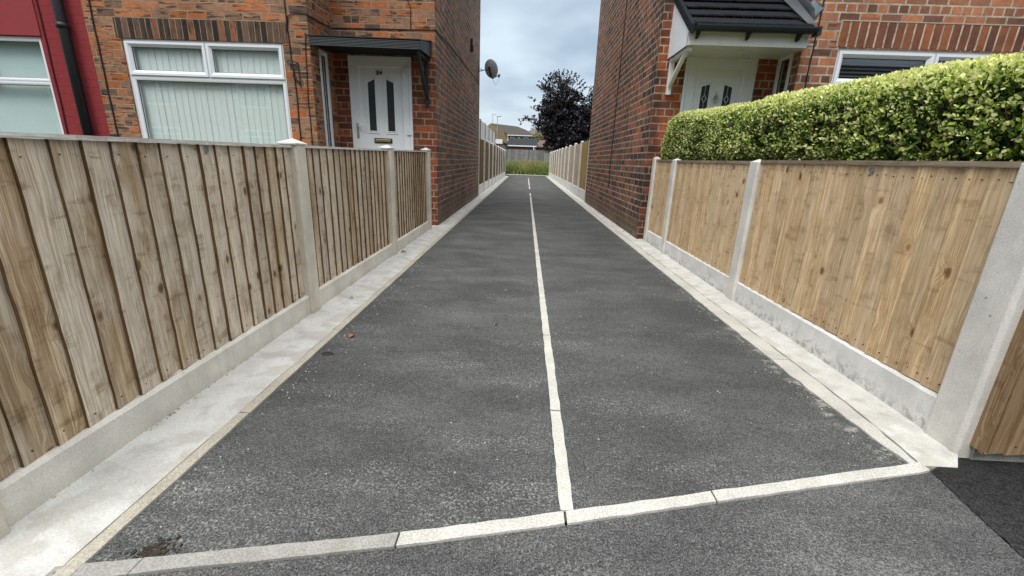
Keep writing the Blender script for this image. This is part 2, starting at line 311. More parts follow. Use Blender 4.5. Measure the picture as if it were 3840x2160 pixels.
MATS['mortar'] = flat('loose mortar', (.42, .40, .35), .9, .1, 0, .3, 60)

def glass(name, refl=.35, tint=(.97, 1, .99), rough=.02):
    t = NT(name); n, L = t.n, t.L; n.remove(t.b)
    tr = n.new('ShaderNodeBsdfTransparent'); tr.inputs[0].default_value = (*tint, 1)
    gl = n.new('ShaderNodeBsdfGlossy'); gl.inputs['Roughness'].default_value = rough
    ge = n.new('ShaderNodeNewGeometry'); dp = n.new('ShaderNodeVectorMath'); dp.operation = 'DOT_PRODUCT'
    L.new(ge.outputs['Normal'], dp.inputs[0]); L.new(ge.outputs['Incoming'], dp.inputs[1])
    k = t.M('ADD', t.M('MULTIPLY', t.M('POWER', t.M('SUBTRACT', 1, t.M('ABSOLUTE', dp.outputs['Value'])), 4.2), .9), refl)
    mx = n.new('ShaderNodeMixShader'); L.new(k, mx.inputs[0]); L.new(tr.outputs[0], mx.inputs[1]); L.new(gl.outputs[0], mx.inputs[2])
    L.new(mx.outputs[0], n['Material Output'].inputs[0]); return t.m
MATS['glass'] = glass('window glass', .15)
MATS['glassdark'] = flat('obscured dark door glass', (.03, .04, .042), .18, .5, 0, .3, 5)
def blindmat():
    t = NT('pale vertical blind', .8, .1); p = t.sep(t.obj())
    c = t.mix(t.noise(t.V(t.M('MULTIPLY', p[0], 11), t.M('MULTIPLY', p[2], .8), 0), 1, 3), (.74, .83, .81), (.86, .90, .88)); return t.col(c)
MATS['blind'] = blindmat()
MATS['netting'] = flat('pale roller blind', (.66, .80, .80), .9, .1, 0, .06, 2)
MATS['slat'] = flat('dark venetian slat', (.10, .11, .115), .4, .4)

# ---------------- mesh builder
class MB:
    def __init__(s): s.v = []; s.f = []; s.m = []; s.uv = {}; s.c = {}
    def face(s, pts, mi=0, uv=None, c=None):
        b = len(s.v); s.v += [tuple(p) for p in pts]; s.f.append(tuple(range(b, b+len(pts)))); s.m.append(mi)
        if uv: s.uv[len(s.f)-1] = uv
        if c: s.c[len(s.f)-1] = c
    def hexa(s, p, mi=0):   # p: 8 corners, bottom 0-3 ccw, top 4-7
        b = len(s.v); s.v += [tuple(q) for q in p]
        for q in ((3, 2, 1, 0), (4, 5, 6, 7), (0, 1, 5, 4), (1, 2, 6, 5), (2, 3, 7, 6), (3, 0, 4, 7)):
            s.f.append(tuple(b+i for i in q)); s.m.append(mi)
    def box(s, x0, x1, y0, y1, z0, z1, mi=0):
        s.hexa([(x0, y0, z0), (x1, y0, z0), (x1, y1, z0), (x0, y1, z0), (x0, y0, z1), (x1, y0, z1), (x1, y1, z1), (x0, y1, z1)], mi)
    def pbox(s, P, u0, u1, d0, d1, z0, z1, mi=0):
        s.hexa([P(u0, d0, z0), P(u1, d0, z0), P(u1, d1, z0), P(u0, d1, z0), P(u0, d0, z1), P(u1, d0, z1), P(u1, d1, z1), P(u0, d1, z1)], mi)
    def prism(s, P, poly, d0, d1, mi=0):
        n = len(poly); s.face([P(u, d1, z) for u, z in poly], mi); s.face([P(u, d0, z) for u, z in reversed(poly)], mi)
        for i in range(n):
            a, b = poly[i], poly[(i+1) % n]; s.face([P(a[0], d0, a[1]), P(b[0], d0, b[1]), P(b[0], d1, b[1]), P(a[0], d1, a[1])], mi)
    def ring(s, P, outer, inner, prof, mi=0):   # prof: list of (t, d)
        n = len(outer)
        L = [[(P(o[0]*(1-t)+i[0]*t, d, o[1]*(1-t)+i[1]*t)) for o, i in zip(outer, inner)] for t, d in prof]
        for a, b in zip(L[:-1], L[1:]):
            for i in range(n):
                j = (i+1) % n; s.face([a[i], a[j], b[j], b[i]], mi)
    def tube(s, pts, r, k=6, mi=0, r1=None):
        pts = [Vector(p) for p in pts]; rings = []
        for i, p in enumerate(pts):
            d = (pts[min(i+1, len(pts)-1)]-pts[max(i-1, 0)]).normalized()
            a = d.orthogonal().normalized() if i == 0 else (A-d*A.dot(d)).normalized(); A = a; b = d.cross(a)
            rr = r if r1 is None else r+(r1-r)*i/(len(pts)-1)
            rings.append([p+(a*math.cos(2*math.pi*j/k)+b*math.sin(2*math.pi*j/k))*rr for j in range(k)])
        b0 = len(s.v)
        for q in rings: s.v += [tuple(x) for x in q]
        for i in range(len(rings)-1):
            for j in range(k):
                s.f.append((b0+i*k+j, b0+i*k+(j+1) % k, b0+(i+1)*k+(j+1) % k, b0+(i+1)*k+j)); s.m.append(mi)
        s.f.append(tuple(b0+j for j in range(k))[::-1]); s.m.append(mi)
        e = b0+(len(rings)-1)*k; s.f.append(tuple(e+j for j in range(k))); s.m.append(mi)
    def build(s, name, mats, parent=None, smooth=False, bevel=0, fix=True):
        me = bpy.data.meshes.new(name); me.from_pydata(s.v, [], s.f)
        for m in (mats if isinstance(mats, (list, tuple)) else [mats]): me.materials.append(MATS[m] if isinstance(m, str) else m)
        me.polygons.foreach_set('material_index', s.m)
        if s.uv:
            ul = me.uv_layers.new(name='UVMap')
            for i, uv in s.uv.items():
                for k, li in enumerate(me.polygons[i].loop_indices): ul.data[li].uv = uv[k]
        if s.c:
            ca = me.color_attributes.new('bcol', 'FLOAT_COLOR', 'CORNER')
            for i, c in s.c.items():
                for li in me.polygons[i].loop_indices: ca.data[li].color = (*c, 1)
        me.validate()
        if fix:
            import bmesh
            bm = bmesh.new(); bm.from_mesh(me); bmesh.ops.remove_doubles(bm, verts=bm.verts, dist=1e-5)
            bmesh.ops.recalc_face_normals(bm, faces=bm.faces); bm.to_mesh(me); bm.free()
        if smooth: me.polygons.foreach_set('use_smooth', [True]*len(me.polygons))
        o = bpy.data.objects.new(name, me); COL.objects.link(o)
        if bevel:
            b = o.modifiers.new('bevel', 'BEVEL'); b.width = bevel; b.segments = 2; b.limit_method = 'ANGLE'
        if parent: adopt(o, parent)
        return o
def adopt(o, p):
    bpy.context.view_layer.update()
    o.parent = p; o.matrix_parent_inverse = p.matrix_world.inverted()
def tag(o, label=None, cat=None, group=None, kind=None):
    if label: o['label'] = label
    if cat: o['category'] = cat
    if group: o['group'] = group
    if kind: o['kind'] = kind
    return o
def thing(name, label, cat, loc, group=None):
    o = bpy.data.objects.new(name, None); COL.objects.link(o); o.location = loc; o.empty_display_size = .1
    bpy.context.view_layer.update(); return tag(o, label, cat, group)
def quick(P, name, mat, parent, *boxes, bevel=0):
    mb = MB()
    for b in boxes: mb.pbox(P, *b)
    return mb.build(name, mat, parent, bevel=bevel)
def cells(P, us, zs, holes, th, mb=None):
    """wall of thickness th (behind d=0) on a grid of us x zs without the hole rectangles"""
    mb = mb or MB()
    us = sorted(set(us) | {h[0] for h in holes} | {h[1] for h in holes}); zs = sorted(set(zs) | {h[2] for h in holes} | {h[3] for h in holes})
    def solid(i, j):
        if i < 0 or j < 0 or i >= len(us)-1 or j >= len(zs)-1: return False
        u, z = (us[i]+us[i+1])/2, (zs[j]+zs[j+1])/2
        return not any(h[0] < u < h[1] and h[2] < z < h[3] for h in holes)
    for i in range(len(us)-1):
        for j in range(len(zs)-1):
            if not solid(i, j): continue
            a, b, c, d = us[i], us[i+1], zs[j], zs[j+1]
            mb.face([P(a, 0, c), P(b, 0, c), P(b, 0, d), P(a, 0, d)]); mb.face([P(a, -th, c), P(a, -th, d), P(b, -th, d), P(b, -th, c)])
            if not solid(i-1, j): mb.face([P(a, 0, c), P(a, 0, d), P(a, -th, d), P(a, -th, c)])
            if not solid(i+1, j): mb.face([P(b, 0, c), P(b, -th, c), P(b, -th, d), P(b, 0, d)])
            if not solid(i, j-1): mb.face([P(a, 0, c), P(a, -th, c), P(b, -th, c), P(b, 0, c)])
            if not solid(i, j+1): mb.face([P(a, 0, d), P(b, 0, d), P(b, -th, d), P(a, -th, d)])
    return mb
def front(Y): return lambda u, d, z: (u, Y-d, z)      # faces the viewer (-Y)
def east(X): return lambda u, d, z: (X+d, u, z)       # faces +X
def west(X): return lambda u, d, z: (X-d, u, z)       # faces -X
def rect(u0, u1, z0, z1): return [(u0, z0), (u1, z0), (u1, z1), (u0, z1)]
def inset(r, k): return rect(r[0][0]+k, r[1][0]-k, r[0][1]+k, r[2][1]-k)

# ================= setting
def sheet(name, poly, z, mat, thick=None):
    mb = MB(); mb.face([(x, y, z) for x, y in poly])
    if thick:
        for i in range(len(poly)):
            a, b = poly[i], poly[(i+1) % len(poly)]; mb.face([(a[0], a[1], z-thick), (b[0], b[1], z-thick), (b[0], b[1], z), (a[0], a[1], z)])
    o = mb.build(name, mat); return tag(o, kind='structure')
def groundmat():
    t = NT('rough ground', .95, .1); o = t.obj()
    c = t.mix(t.step(t.noise(o, .6, 6), .4, .6), (.045, .04, .03), (.04, .06, .02)); t.bump(t.noise(o, 20, 4), .5, .02); return t.col(c)
MATS['ground'] = groundmat()
sheet('ground', [(-400, -60), (400, -60), (400, 600), (-400, 600)], -.05, 'ground')
FL = [(-1.75, .65), (-.97, .802), (-.307, .927), (.165, 1.035), (.72, 1.168), (1.514, 1.359)]
def yf(x):
    for (a, b), (c, d) in zip(FL[:-1], FL[1:]):
        if x <= c: return b+(d-b)*(x-a)/(c-a)
    return FL[-1][1]
TK = .046
PL, PR = -1.104, 1.448        # asphalt edges
back = [(x, yf(x)+TK+.001) for x in (PL, -.97, -.307, .165, .72, PR)]
EDGE_R = [(1.494, 1.36), (1.462, 1.75), (1.452, 2.1), (1.446, 3.0), (1.43, 8), (1.43, 33.2)]
sheet('path', [(PL-.02, yf(PL)+TK+.001)] + back[1:-1] + [(1.49, yf(1.5)+TK+.001)] + EDGE_R[1:] + [(PL-.02, 33.2)], 0, 'asphalt')
dk = [(1.545, 1.37), (1.51, 1.18), (1.483, 1.005), (1.40, .5), (1.28, -.2), (.9, -2.5)]
sheet('pavement', [(-8, -2.5), (.9, -2.5), (1.28, -.2), (1.40, .5), (1.483, 1.005), (1.51, 1.18), (1.545, 1.365)] + [(x, yf(x)-.001) for x, _ in reversed(FL)] + [(-8, .3)], 0, 'footway')
mb = MB(); js = [random.uniform(-.004, .004) for _ in range(40)]
pts = []
for i in range(40):
    k = i/39*(len(dk)-1); a = int(min(k, len(dk)-2)); q = k-a; pts.append((dk[a][0]*(1-q)+dk[a+1][0]*q+js[i]+.001, dk[a][1]*(1-q)+dk[a+1][1]*q))
mb.face([(x, y, .003) for x, y in pts] + [(9, -2.5, .003), (9, 1.6, .003), (1.74, 1.6, .003), (1.64, 1.46, .003), (1.60, 1.40, .003)])
tag(mb.build('asphalt_repair', 'fresh'), kind='structure')

def strip(name, mat, y0, y1, n, xa, xb, z0, z1, jit=.003, bottom=-.04, taper=False):
    """sloping concrete strip; xa/xb functions of y, z0/z1 heights at either side"""
    mb = MB(); ys = np.linspace(y0, y1, n); K = 5; rows = []
    for y in ys:
        a, b = xa(y), xb(y); row = []
        for k in range(K+1):
            t = k/K; x = a+(b-a)*t; z = z0+(z1-z0)*t
            x += random.uniform(-jit, jit) if k in (0, K) else 0; z += random.uniform(-jit, jit)*.5
            if taper: z = .005+(z-.005)*min(1, max(0, (y-1.40)/.10))
            row.append((x, y, z))
        rows.append([(row[0][0], y, bottom)]+row+[(row[-1][0], y, bottom)])
    W_ = K+3; b0 = len(mb.v)
    for r_ in rows: mb.v += r_
    for i in range(n-1):
        for k in range(W_-1):
            mb.f.append((b0+i*W_+k, b0+i*W_+k+1, b0+(i+1)*W_+k+1, b0+(i+1)*W_+k)); mb.m.append(0)
    for i in (0, n-1):
        mb.f.append(tuple(b0+i*W_+k for k in range(W_))); mb.m.append(0)
    o = mb.build(name, mat, smooth=False); return tag(o, kind='structure')
strip('concrete_haunching', 'haunch', .55, 29.6, 260, lambda y: -1.43, lambda y: -1.151, .022, .006, .0025)
def xr_in(y): return np.interp(y, [1.36, 1.75, 2.2, 5, 8, 40], [1.530, 1.555, 1.563, 1.54, 1.53, 1.53])
def xr_as(y): return np.interp(y, [1.36, 1.75, 2.1, 3, 8, 40], [1.494, 1.466, 1.455, 1.449, 1.435, 1.435])
strip('concrete_haunching', 'haunch_right', 1.395, 32.0, 260, lambda y: xr_in(y)+.003, lambda y: np.interp(y, [1.39, 1.46, 1.5], [1.66, 1.70, 1.77]), .008, .026, .0025, taper=True)
def stones(name, mat, y0, y1, length, xa, xb, top=.008, skip=(), jit=.0015):
    mb = MB(); y = y0
    while y < y1-.05:
        e = min(y+length, y1)
        if not any(a < (y+e)/2 < b for a, b in skip):
            k = max(2, int((e-y)/.06)); ys = np.linspace(y+.003, e-.003, k)
            prev = None
            for q in ys:
                a, b = xa(q)+random.uniform(-jit, jit), xb(q)+random.uniform(-jit, jit)
                cur = [(a, q, -.04), (a, q, top), (b, q, top), (b, q, -.04)]
                if prev:
                    for i in range(3): mb.face([prev[i], prev[i+1], cur[i+1], cur[i]])
                else: mb.face(cur)
                prev = cur
            mb.face(prev)
        y = e
    return tag(mb.build(name, mat), kind='structure')
stones('path_edging', 'edging', .60, 29.6, .915, lambda y: -1.147, lambda y: -1.104)
stones('path_edging', 'edging_white', 1.372, 32, .915, lambda y: xr_as(y), lambda y: xr_in(y)-.002, .006, jit=.006)
def cl(segs):
    mb = MB()
    for a, b in segs:
        n = max(2, int((b-a)/.05)); prev = None
        for q in np.linspace(a, b, n):
            x0 = .152+random.uniform(-.0025, .0025); x1 = .196+random.uniform(-.0025, .0025)
            cur = [(x0, q, -.04), (x0, q, .006), (x1, q, .006), (x1, q, -.04)]
            if prev:
                for i in range(3): mb.face([prev[i], prev[i+1], cur[i+1], cur[i]])
            else: mb.face(cur)
            prev = cur
        mb.face(prev)
    return tag(mb.build('centre_edging', 'edging_white'), kind='structure')
cl([(1.088, 1.640), (1.652, 2.487), (2.497, 3.355), (3.362, 4.20), (4.21, 5.01), (5.025, 5.9), (5.91, 6.8), (6.81, 8.16), (8.19, 9.6), (9.62, 11.1), (11.12, 13.05), (13.35, 14.7), (16.8, 18.9), (19.4, 27.4)])
mb = MB(); gaps = [(-1.6, -.965), (-.962, -.318), (-.312, .168), (.176, .672), (.678, 1.538)]
def front_stones(rng_, name, mat):
    mb = MB()
    for a, b in rng_:
        n = max(2, int((b-a)/.045)); prev = None
        for x in np.linspace(a, b, n):
            y = yf(x)+(0 if x < 1.52 else .01); j = random.uniform(-.002, .002); k = random.uniform(-.002, .002)
            cur = [(x, y+j, -.04), (x-.006, y+j, .007), (x-.006, y+TK+k, .007), (x, y+TK+k, -.04)]
            if prev:
                for i in range(3): mb.face([prev[i], prev[i+1], cur[i+1], cur[i]])
            else: mb.face(cur)
            prev = cur
        mb.face(prev)
    tag(mb.build(name, mat), kind='structure')
front_stones([(-1.6, -.965), (-.962, -.318)], 'threshold_edging', 'edging_grey')
front_stones([(-.312, .168), (.176, .672), (.678, 1.545)], 'threshold_edging', 'edging_white')
sheet('path_end_kerb', [(-1.5, 33.2), (1.75, 33.2), (1.75, 34.0), (-1.5, 34.0)], .01, 'haunch', .05)
sheet('verge', [(-14, 34.01), (16, 34.01), (16, 42), (-14, 42)], -.01, 'ground')

# ================= fences
def board(mb, P, u0, u1, z0, z1, d_thick, d_thin, thick_first, tone, edge=1, seg=9, jit=.0035, face=0):
    """featheredge board: face from thick edge to thin edge"""
    seed = random.random(); c = (tone, random.random(), seed); uo = random.uniform(0, 40); vo = random.uniform(0, 40)
    zs = np.linspace(z0, z1, seg+1); w = [random.uniform(-jit, jit) for _ in zs]
    for i in range(seg):
        a, b = zs[i], zs[i+1]
        if thick_first:
            ua, ub = u0+w[i], u0+w[i+1]; T = d_thick; t = d_thin
            mb.face([P(ua, T, a), P(u1, t, a), P(u1, t, b), P(ub, T, b)], face, [(uo, a+vo), (uo+u1-ua, a+vo), (uo+u1-ua, b+vo), (uo, b+vo)], c)
            mb.face([P(ua, 0, a), P(ua, T, a), P(ub, T, b), P(ub, 0, b)], edge, [(uo, a+vo), (uo+.02, a+vo), (uo+.02, b+vo), (uo, b+vo)], (tone*.8, .2, seed))
        else:
            ua, ub = u1+w[i], u1+w[i+1]
            mb.face([P(u0, d_thin, a), P(ua, d_thick, a), P(ub, d_thick, b), P(u0, d_thin, b)], face, [(uo, a+vo), (uo+ua-u0, a+vo), (uo+ub-u0, b+vo), (uo, b+vo)], c)
            mb.face([P(ua, d_thick, a), P(ua, 0, a), P(ub, 0, b), P(ub, d_thick, b)], edge, [(uo, a+vo), (uo+.02, a+vo), (uo+.02, b+vo), (uo, b+vo)], (tone*.8, .2, seed))
    zb = z0
    a, b = (d_thick, d_thin) if thick_first else (d_thin, d_thick)
    for z in (z0, z1):
        mb.face([P(u0, 0, z), P(u1, 0, z), P(u1, b, z), P(u0, a, z)], edge, [(0, 0), (.1, 0), (.1, .02), (0, .02)], c)
    mb.face([P(u0, 0, z0), P(u0, 0, z1), P(u1, 0, z1), P(u1, 0, z0)], face, [(uo, vo), (uo, vo+1), (uo+.1, vo+1), (uo+.1, vo)], c)
def panel(parent, P, ub, z0, z1t, mats, thick_first=True, d=.016, nails=True, rail=None, tones=(.2, .8), seg=9, jit=.0035, rail_d=(-.02, .026), railh=.015, over=.018, label=None):
    """ub: board edges (list); z1t: (z top at start, at end)"""
    mb = MB(); n = len(ub)-1
    for i in range(n):
        a, b = ub[i], ub[i+1]; t = (a-ub[0])/(ub[-1]-ub[0]); zt = z1t[0]*(1-t)+z1t[1]*t
        tone = random.uniform(*tones); zb = z0+random.uniform(-.003, .004)
        if thick_first: board(mb, P, a, min(b+over, ub[-1]), zb, zt, d+random.uniform(-.002, .003), .002, True, tone, seg=seg, jit=jit)
        else: board(mb, P, max(a-over, ub[0]), b, zb, zt, d+random.uniform(-.002, .003), .002, False, tone, seg=seg, jit=jit)
        if nails:
            for z in (zb+.035, zt-.045):
                for q in ((.3, .75) if not thick_first else (.25,)):
                    uu = a+(b-a)*q+random.uniform(-.006, .006); z_ = z+random.uniform(-.006, .006)
                    mb.pbox(P, uu-.0014, uu+.0014, .006, d+.001, z_-.0018, z_+.0018, 2)
    o = mb.build('fence_panel', [mats[0], mats[1], 'nail'], parent, fix=False)
    if label: o['label'] = label
    if rail:
        m2 = MB(); c = (.5, .7, random.random())
        A = [P(ub[0], rail_d[0], z1t[0]), P(ub[-1], rail_d[0], z1t[1]), P(ub[-1], rail_d[1], z1t[1]), P(ub[0], rail_d[1], z1t[0])]
        B = [(p[0], p[1], p[2]+railh) for p in A]
        L = ub[-1]-ub[0]
        for q, w in (((A[3], A[2], B[2], B[3]), railh), ((B[0], B[1], B[2], B[3]), .05), ((A[0], A[1], A[2], A[3]), .05), ((A[0], A[1], B[1], B[0]), railh), ((A[0], A[3], B[3], B[0]), .02), ((A[1], A[2], B[2], B[1]), .02)):
            m2.face(q, 0, [(0, 0), (0, L), (w, L), (w, 0)], c)
        m2.build('cap_rail', rail, o, fix=False)
    return o
def fence_post(parent, P, uc, w, d0, d1, z1, mat, cap='pyramid', ch=.012, name='post', capmat=None, caph=.03):
    """chamfered concrete post from d0 (behind) to d1 (proud)"""
    mb = MB(); u0, u1 = uc-w/2, uc+w/2
    pl = [(u0, d0), (u1, d0), (u1, d1-ch), (u1-ch, d1), (u0+ch, d1), (u0, d1-ch)]
    n = len(pl)
    zs = [-.04, .3, .7, z1]
    for i in range(n):
        a, b = pl[i], pl[(i+1) % n]
        for q in range(3): mb.face([P(a[0], a[1], zs[q]), P(b[0], b[1], zs[q]), P(b[0], b[1], zs[q+1]), P(a[0], a[1], zs[q+1])])
    if cap == 'pyramid':
        tp = P(uc, (d0+d1)/2, z1+caph)
        for i in range(n):
            a, b = pl[i], pl[(i+1) % n]; mb.face([P(a[0], a[1], z1), P(b[0], b[1], z1), tp])
    elif cap == 'flat': mb.face([P(a, b, z1) for a, b in pl])
    else:
        mb.face([P(a, b, z1) for a, b in pl])
    o = mb.build(name, mat, parent, bevel=.003)
    if cap == 'weather':
        m2 = MB(); e = .016; q = [(u0-e, d0-e), (u1+e, d0-e), (u1+e, d1+.004), (u0-e, d1+.004)]
        for i in range(4):
            a, b = q[i], q[(i+1) % 4]; m2.face([P(a[0], a[1], z1), P(b[0], b[1], z1), P(b[0], b[1], z1+.008), P(a[0], a[1], z1+.008)])
            m2.face([P(a[0], a[1], z1+.008), P(b[0], b[1], z1+.008), P(uc, (d0+d1)/2, z1+.036)])
        m2.face([P(a, b, z1) for a, b in q])
        m2.build('post_cap', 'haunch', o)
    return o
def gravel_board(parent, P, u0, u1, z1, d0, d1, mat, z0=-.03):
    mb = MB(); ch = .012
    pl = [(d0, z0), (d1, z0), (d1, z1-ch), (d1-ch, z1), (d0, z1)]
    K = 8
    for k in range(K):
        a, b = u0+(u1-u0)*k/K, u0+(u1-u0)*(k+1)/K
        for i in range(5):
            p, q = pl[i], pl[(i+1) % 5]; mb.face([P(a, *p), P(b, *p), P(b, *q), P(a, *q)])
    for e in (u0, u1): mb.face([P(e, *p) for p in pl])
    return mb.build('gravel_board', mat, parent)
def badge(parent, P, u, z, d, r=.017):
    mb = MB(); pl = [(u+r*math.cos(a), z+r*math.sin(a)) for a in np.linspace(0, 2*math.pi, 17)[:-1]]
    mb.prism(P, pl, d-.004, d+.002)
    pi = [(u+r*.78*math.cos(a), z+r*.78*math.sin(a)) for a in np.linspace(0, 2*math.pi, 17)[:-1]]
    mb.ring(P, pl, pi, [(0, d+.002), (.3, d+.0045), (.7, d+.0045), (1, d+.002)])
    mb.pbox(P, u-r*.6, u+r*.6, d, d+.004, z-r*.2, z+r*.22)
    mb.build('badge', 'badge', parent)

# near left fence
fl = thing('garden_fence', 'weathered greyish featheredge fence with concrete posts below the number 84 window', 'fence', (-1.42, 3.6, 0), 'close board fences beside the path')
P = east(-1.425)
LB1 = [.905, .99, 1.085, 1.181, 1.288, 1.384, 1.484, 1.587, 1.688, 1.79, 1.892, 1.992, 2.088, 2.192, 2.288, 2.38, 2.479, 2.562, 2.645]
LB2 = [2.765, 2.829, 2.916, 3.017, 3.13, 3.236, 3.339, 3.452, 3.56, 3.649, 3.76, 3.87, 3.97, 4.07, 4.17, 4.28, 4.39, 4.485]
LB3 = [4.61+i*(6.265-4.61)/16 for i in range(17)]
WL = ('wood_left', 'wood_edge')
p = panel(fl, P, LB1, .152, (1.058, 1.075), WL, rail='rail', seg=16, jit=.0016); badge(p, P, 1.93, 1.045, .012)
p = panel(fl, P, LB2, .145, (1.078, 1.094), WL, rail='rail', seg=12, jit=.0015); badge(p, P, 3.50, 1.06, .012)
panel(fl, P, LB3, .145, (1.097, 1.115), WL, rail='rail', seg=8, tones=(.2, .7))
for a, b in ((.86, 2.66), (2.74, 4.50), (4.60, 6.27)): gravel_board(fl, P, a, b, .150, -.02, .030, 'gravel')
for y, z in ((.84, 1.09), (2.703, 1.094), (4.548, 1.118), (6.325, 1.14)):
    fence_post(fl, P, y, .122, -.05, .050, z, 'post', 'weather')
# near right fence
fr = thing('garden_fence', 'newer tan featheredge fence with pale concrete posts beneath the clipped hedge', 'fence', (1.74, 3.6, 0), 'close board fences beside the path')
P = west(1.745)
def even(a, b, n, j=.006): return [a] + [a+(b-a)*i/n+random.uniform(-j, j) for i in range(1, n)] + [b]
WR = ('wood_right', 'wood_right')
kw = dict(thick_first=False, d=.014, rail='rail_right', railh=.022, rail_d=(-.025, .022), tones=(.45, .85), jit=.0012)
p = panel(fr, P, even(1.60, 3.335, 17), .188, (1.085, 1.092), WR, **kw, seg=14); badge(p, P, 2.28, 1.06, .012)
p = panel(fr, P, even(3.465, 5.165, 17), .182, (1.085, 1.092), WR, **kw); badge(p, P, 4.27, 1.06, .012)
panel(fr, P, even(5.285, 5.975, 7), .182, (1.10, 1.10), WR, **kw, label='short panel in the post gap by the house')
for a, b in ((1.56, 3.36), (3.44, 5.19), (5.26, 6.0)): gravel_board(fr, P, a, b, .185, -.02, .022, 'gravel_right')
for y, z, w in ((1.53, 1.10, .145), (3.40, 1.10, .13), (5.225, 1.115, .12), (6.035, 1.14, .12)):
    fence_post(fr, P, y, w, -.04, .038, z, 'post_right', 'pyramid', caph=.022)
# return of that fence along the pavement
fs = thing('garden_fence', 'brown stained fence turning the corner along the pavement at the right edge', 'fence', (2.2, 1.42, 0), 'close board fences beside the path')
MATS['wood_corner'] = wood('darker brown featheredge board', (.26, .16, .08), (.38, .26, .15), (.10, .055, .03), grey=.25, streakc=(.34, .27, .18))
mb = MB(); board(mb, west(1.765), 1.405, 1.475, .062, 1.09, .018, .012, False, .55, seg=14, jit=.002)
mb.build('corner_board', ['wood_corner', 'wood_corner'], fs, fix=False)
panel(fs, front(1.425), [1.748, 1.835, 1.93, 2.03, 2.13, 2.23, 2.33, 2.43, 2.53, 2.63, 2.73, 2.83, 2.93, 3.03], .055, (1.09, 1.09), ('wood_corner', 'wood_corner'), seg=12, rail='rail_right')
gravel_board(fs, front(1.46), 1.765, 3.6, .10, -.03, .012, 'edging_grey')

# far fences
def far_fence(root, P, ys, ztop, zg, mat, xmats, first_gap=None):
    for i, (a, b) in enumerate(zip(ys[:-1], ys[1:])):
        m = xmats[i % len(xmats)] if isinstance(xmats, list) else xmats
        n = max(3, int((b-a)/.15))
        panel(root, P, even(a+.06, b-.06, n, .004), zg, (ztop, ztop), (m, m), nails=False, seg=2, tones=(.35, .65), thick_first=False)
        gravel_board(root, P, a+.05, b-.05, zg, -.02, .03, 'gravel_right')
    for y in ys[(1 if first_gap else 0):]: fence_post(root, P, y, .11, -.04, .06, ztop+.03, mat, 'pyramid')
f1 = thing('garden_fence', 'tall brown fence with pale concrete posts behind the number 84 house', 'fence', (-1.38, 21, 0), 'close board fences beside the path')
yl = [12.66, 14.42, 16.25, 18.08, 19.9, 21.7, 23.55, 25.4, 27.2, 29.1]
far_fence(f1, east(-1.40), yl, 1.62, .30, 'post_right', ['wood_far'])
f2 = thing('garden_fence', 'tall pale tan fence running on behind the right hand house', 'fence', (1.7, 21, 0), 'close board fences beside the path')
yr = [12.0, 13.85, 15.6, 17.5, 19.35, 21.2, 23.0, 24.8, 26.6, 28.4, 30.2, 31.8]
far_fence(f2, west(1.70), yr, 1.63, .30, 'post_right', ['wood_far_gold', 'wood_far_tan', 'wood_far_tan', 'wood_far_tan', 'wood_far_tan', 'wood_far_tan', 'wood_far_tan', 'wood_far_gold', 'wood_far_gold', 'wood_far_tan', 'wood_far_tan'])
f3 = thing('garden_screen', 'white slatted screen rising above the brown fence behind the left house', 'fence', (-1.55, 17, 0))
for a, b in zip([12.66, 14.2, 15.8, 17.4, 19.1], [14.2, 15.8, 17.4, 19.1, 20.8]):
    panel(f3, east(-1.50), even(a+.03, b-.03, 10, .003), .1, (2.22, 2.22), ('wood_white', 'wood_white'), nails=False, seg=1, tones=(.5, .6), thick_first=False)
    mb = MB(); mb.box(-1.55, -1.465, b-.018, b+.018, -.04, 2.24); mb.build('post', 'wood_white' if False else 'lead', f3)
f4 = thing('boundary_fence', 'old silver grey board fence behind the tall weeds', 'fence', (1, 42, 0))
panel(f4, front(42), even(-9, 12, 140, .01), 0, (2.02, 2.0), ('wood_grey', 'wood_grey'), nails=False, seg=1, tones=(.0, 1.0), d=.03)
for x in range(-9, 13, 3):
    mb = MB(); mb.box(x-.06, x+.06, 42.01, 42.12, -.05, 2.05); mb.build('post', 'wood_grey', f4)

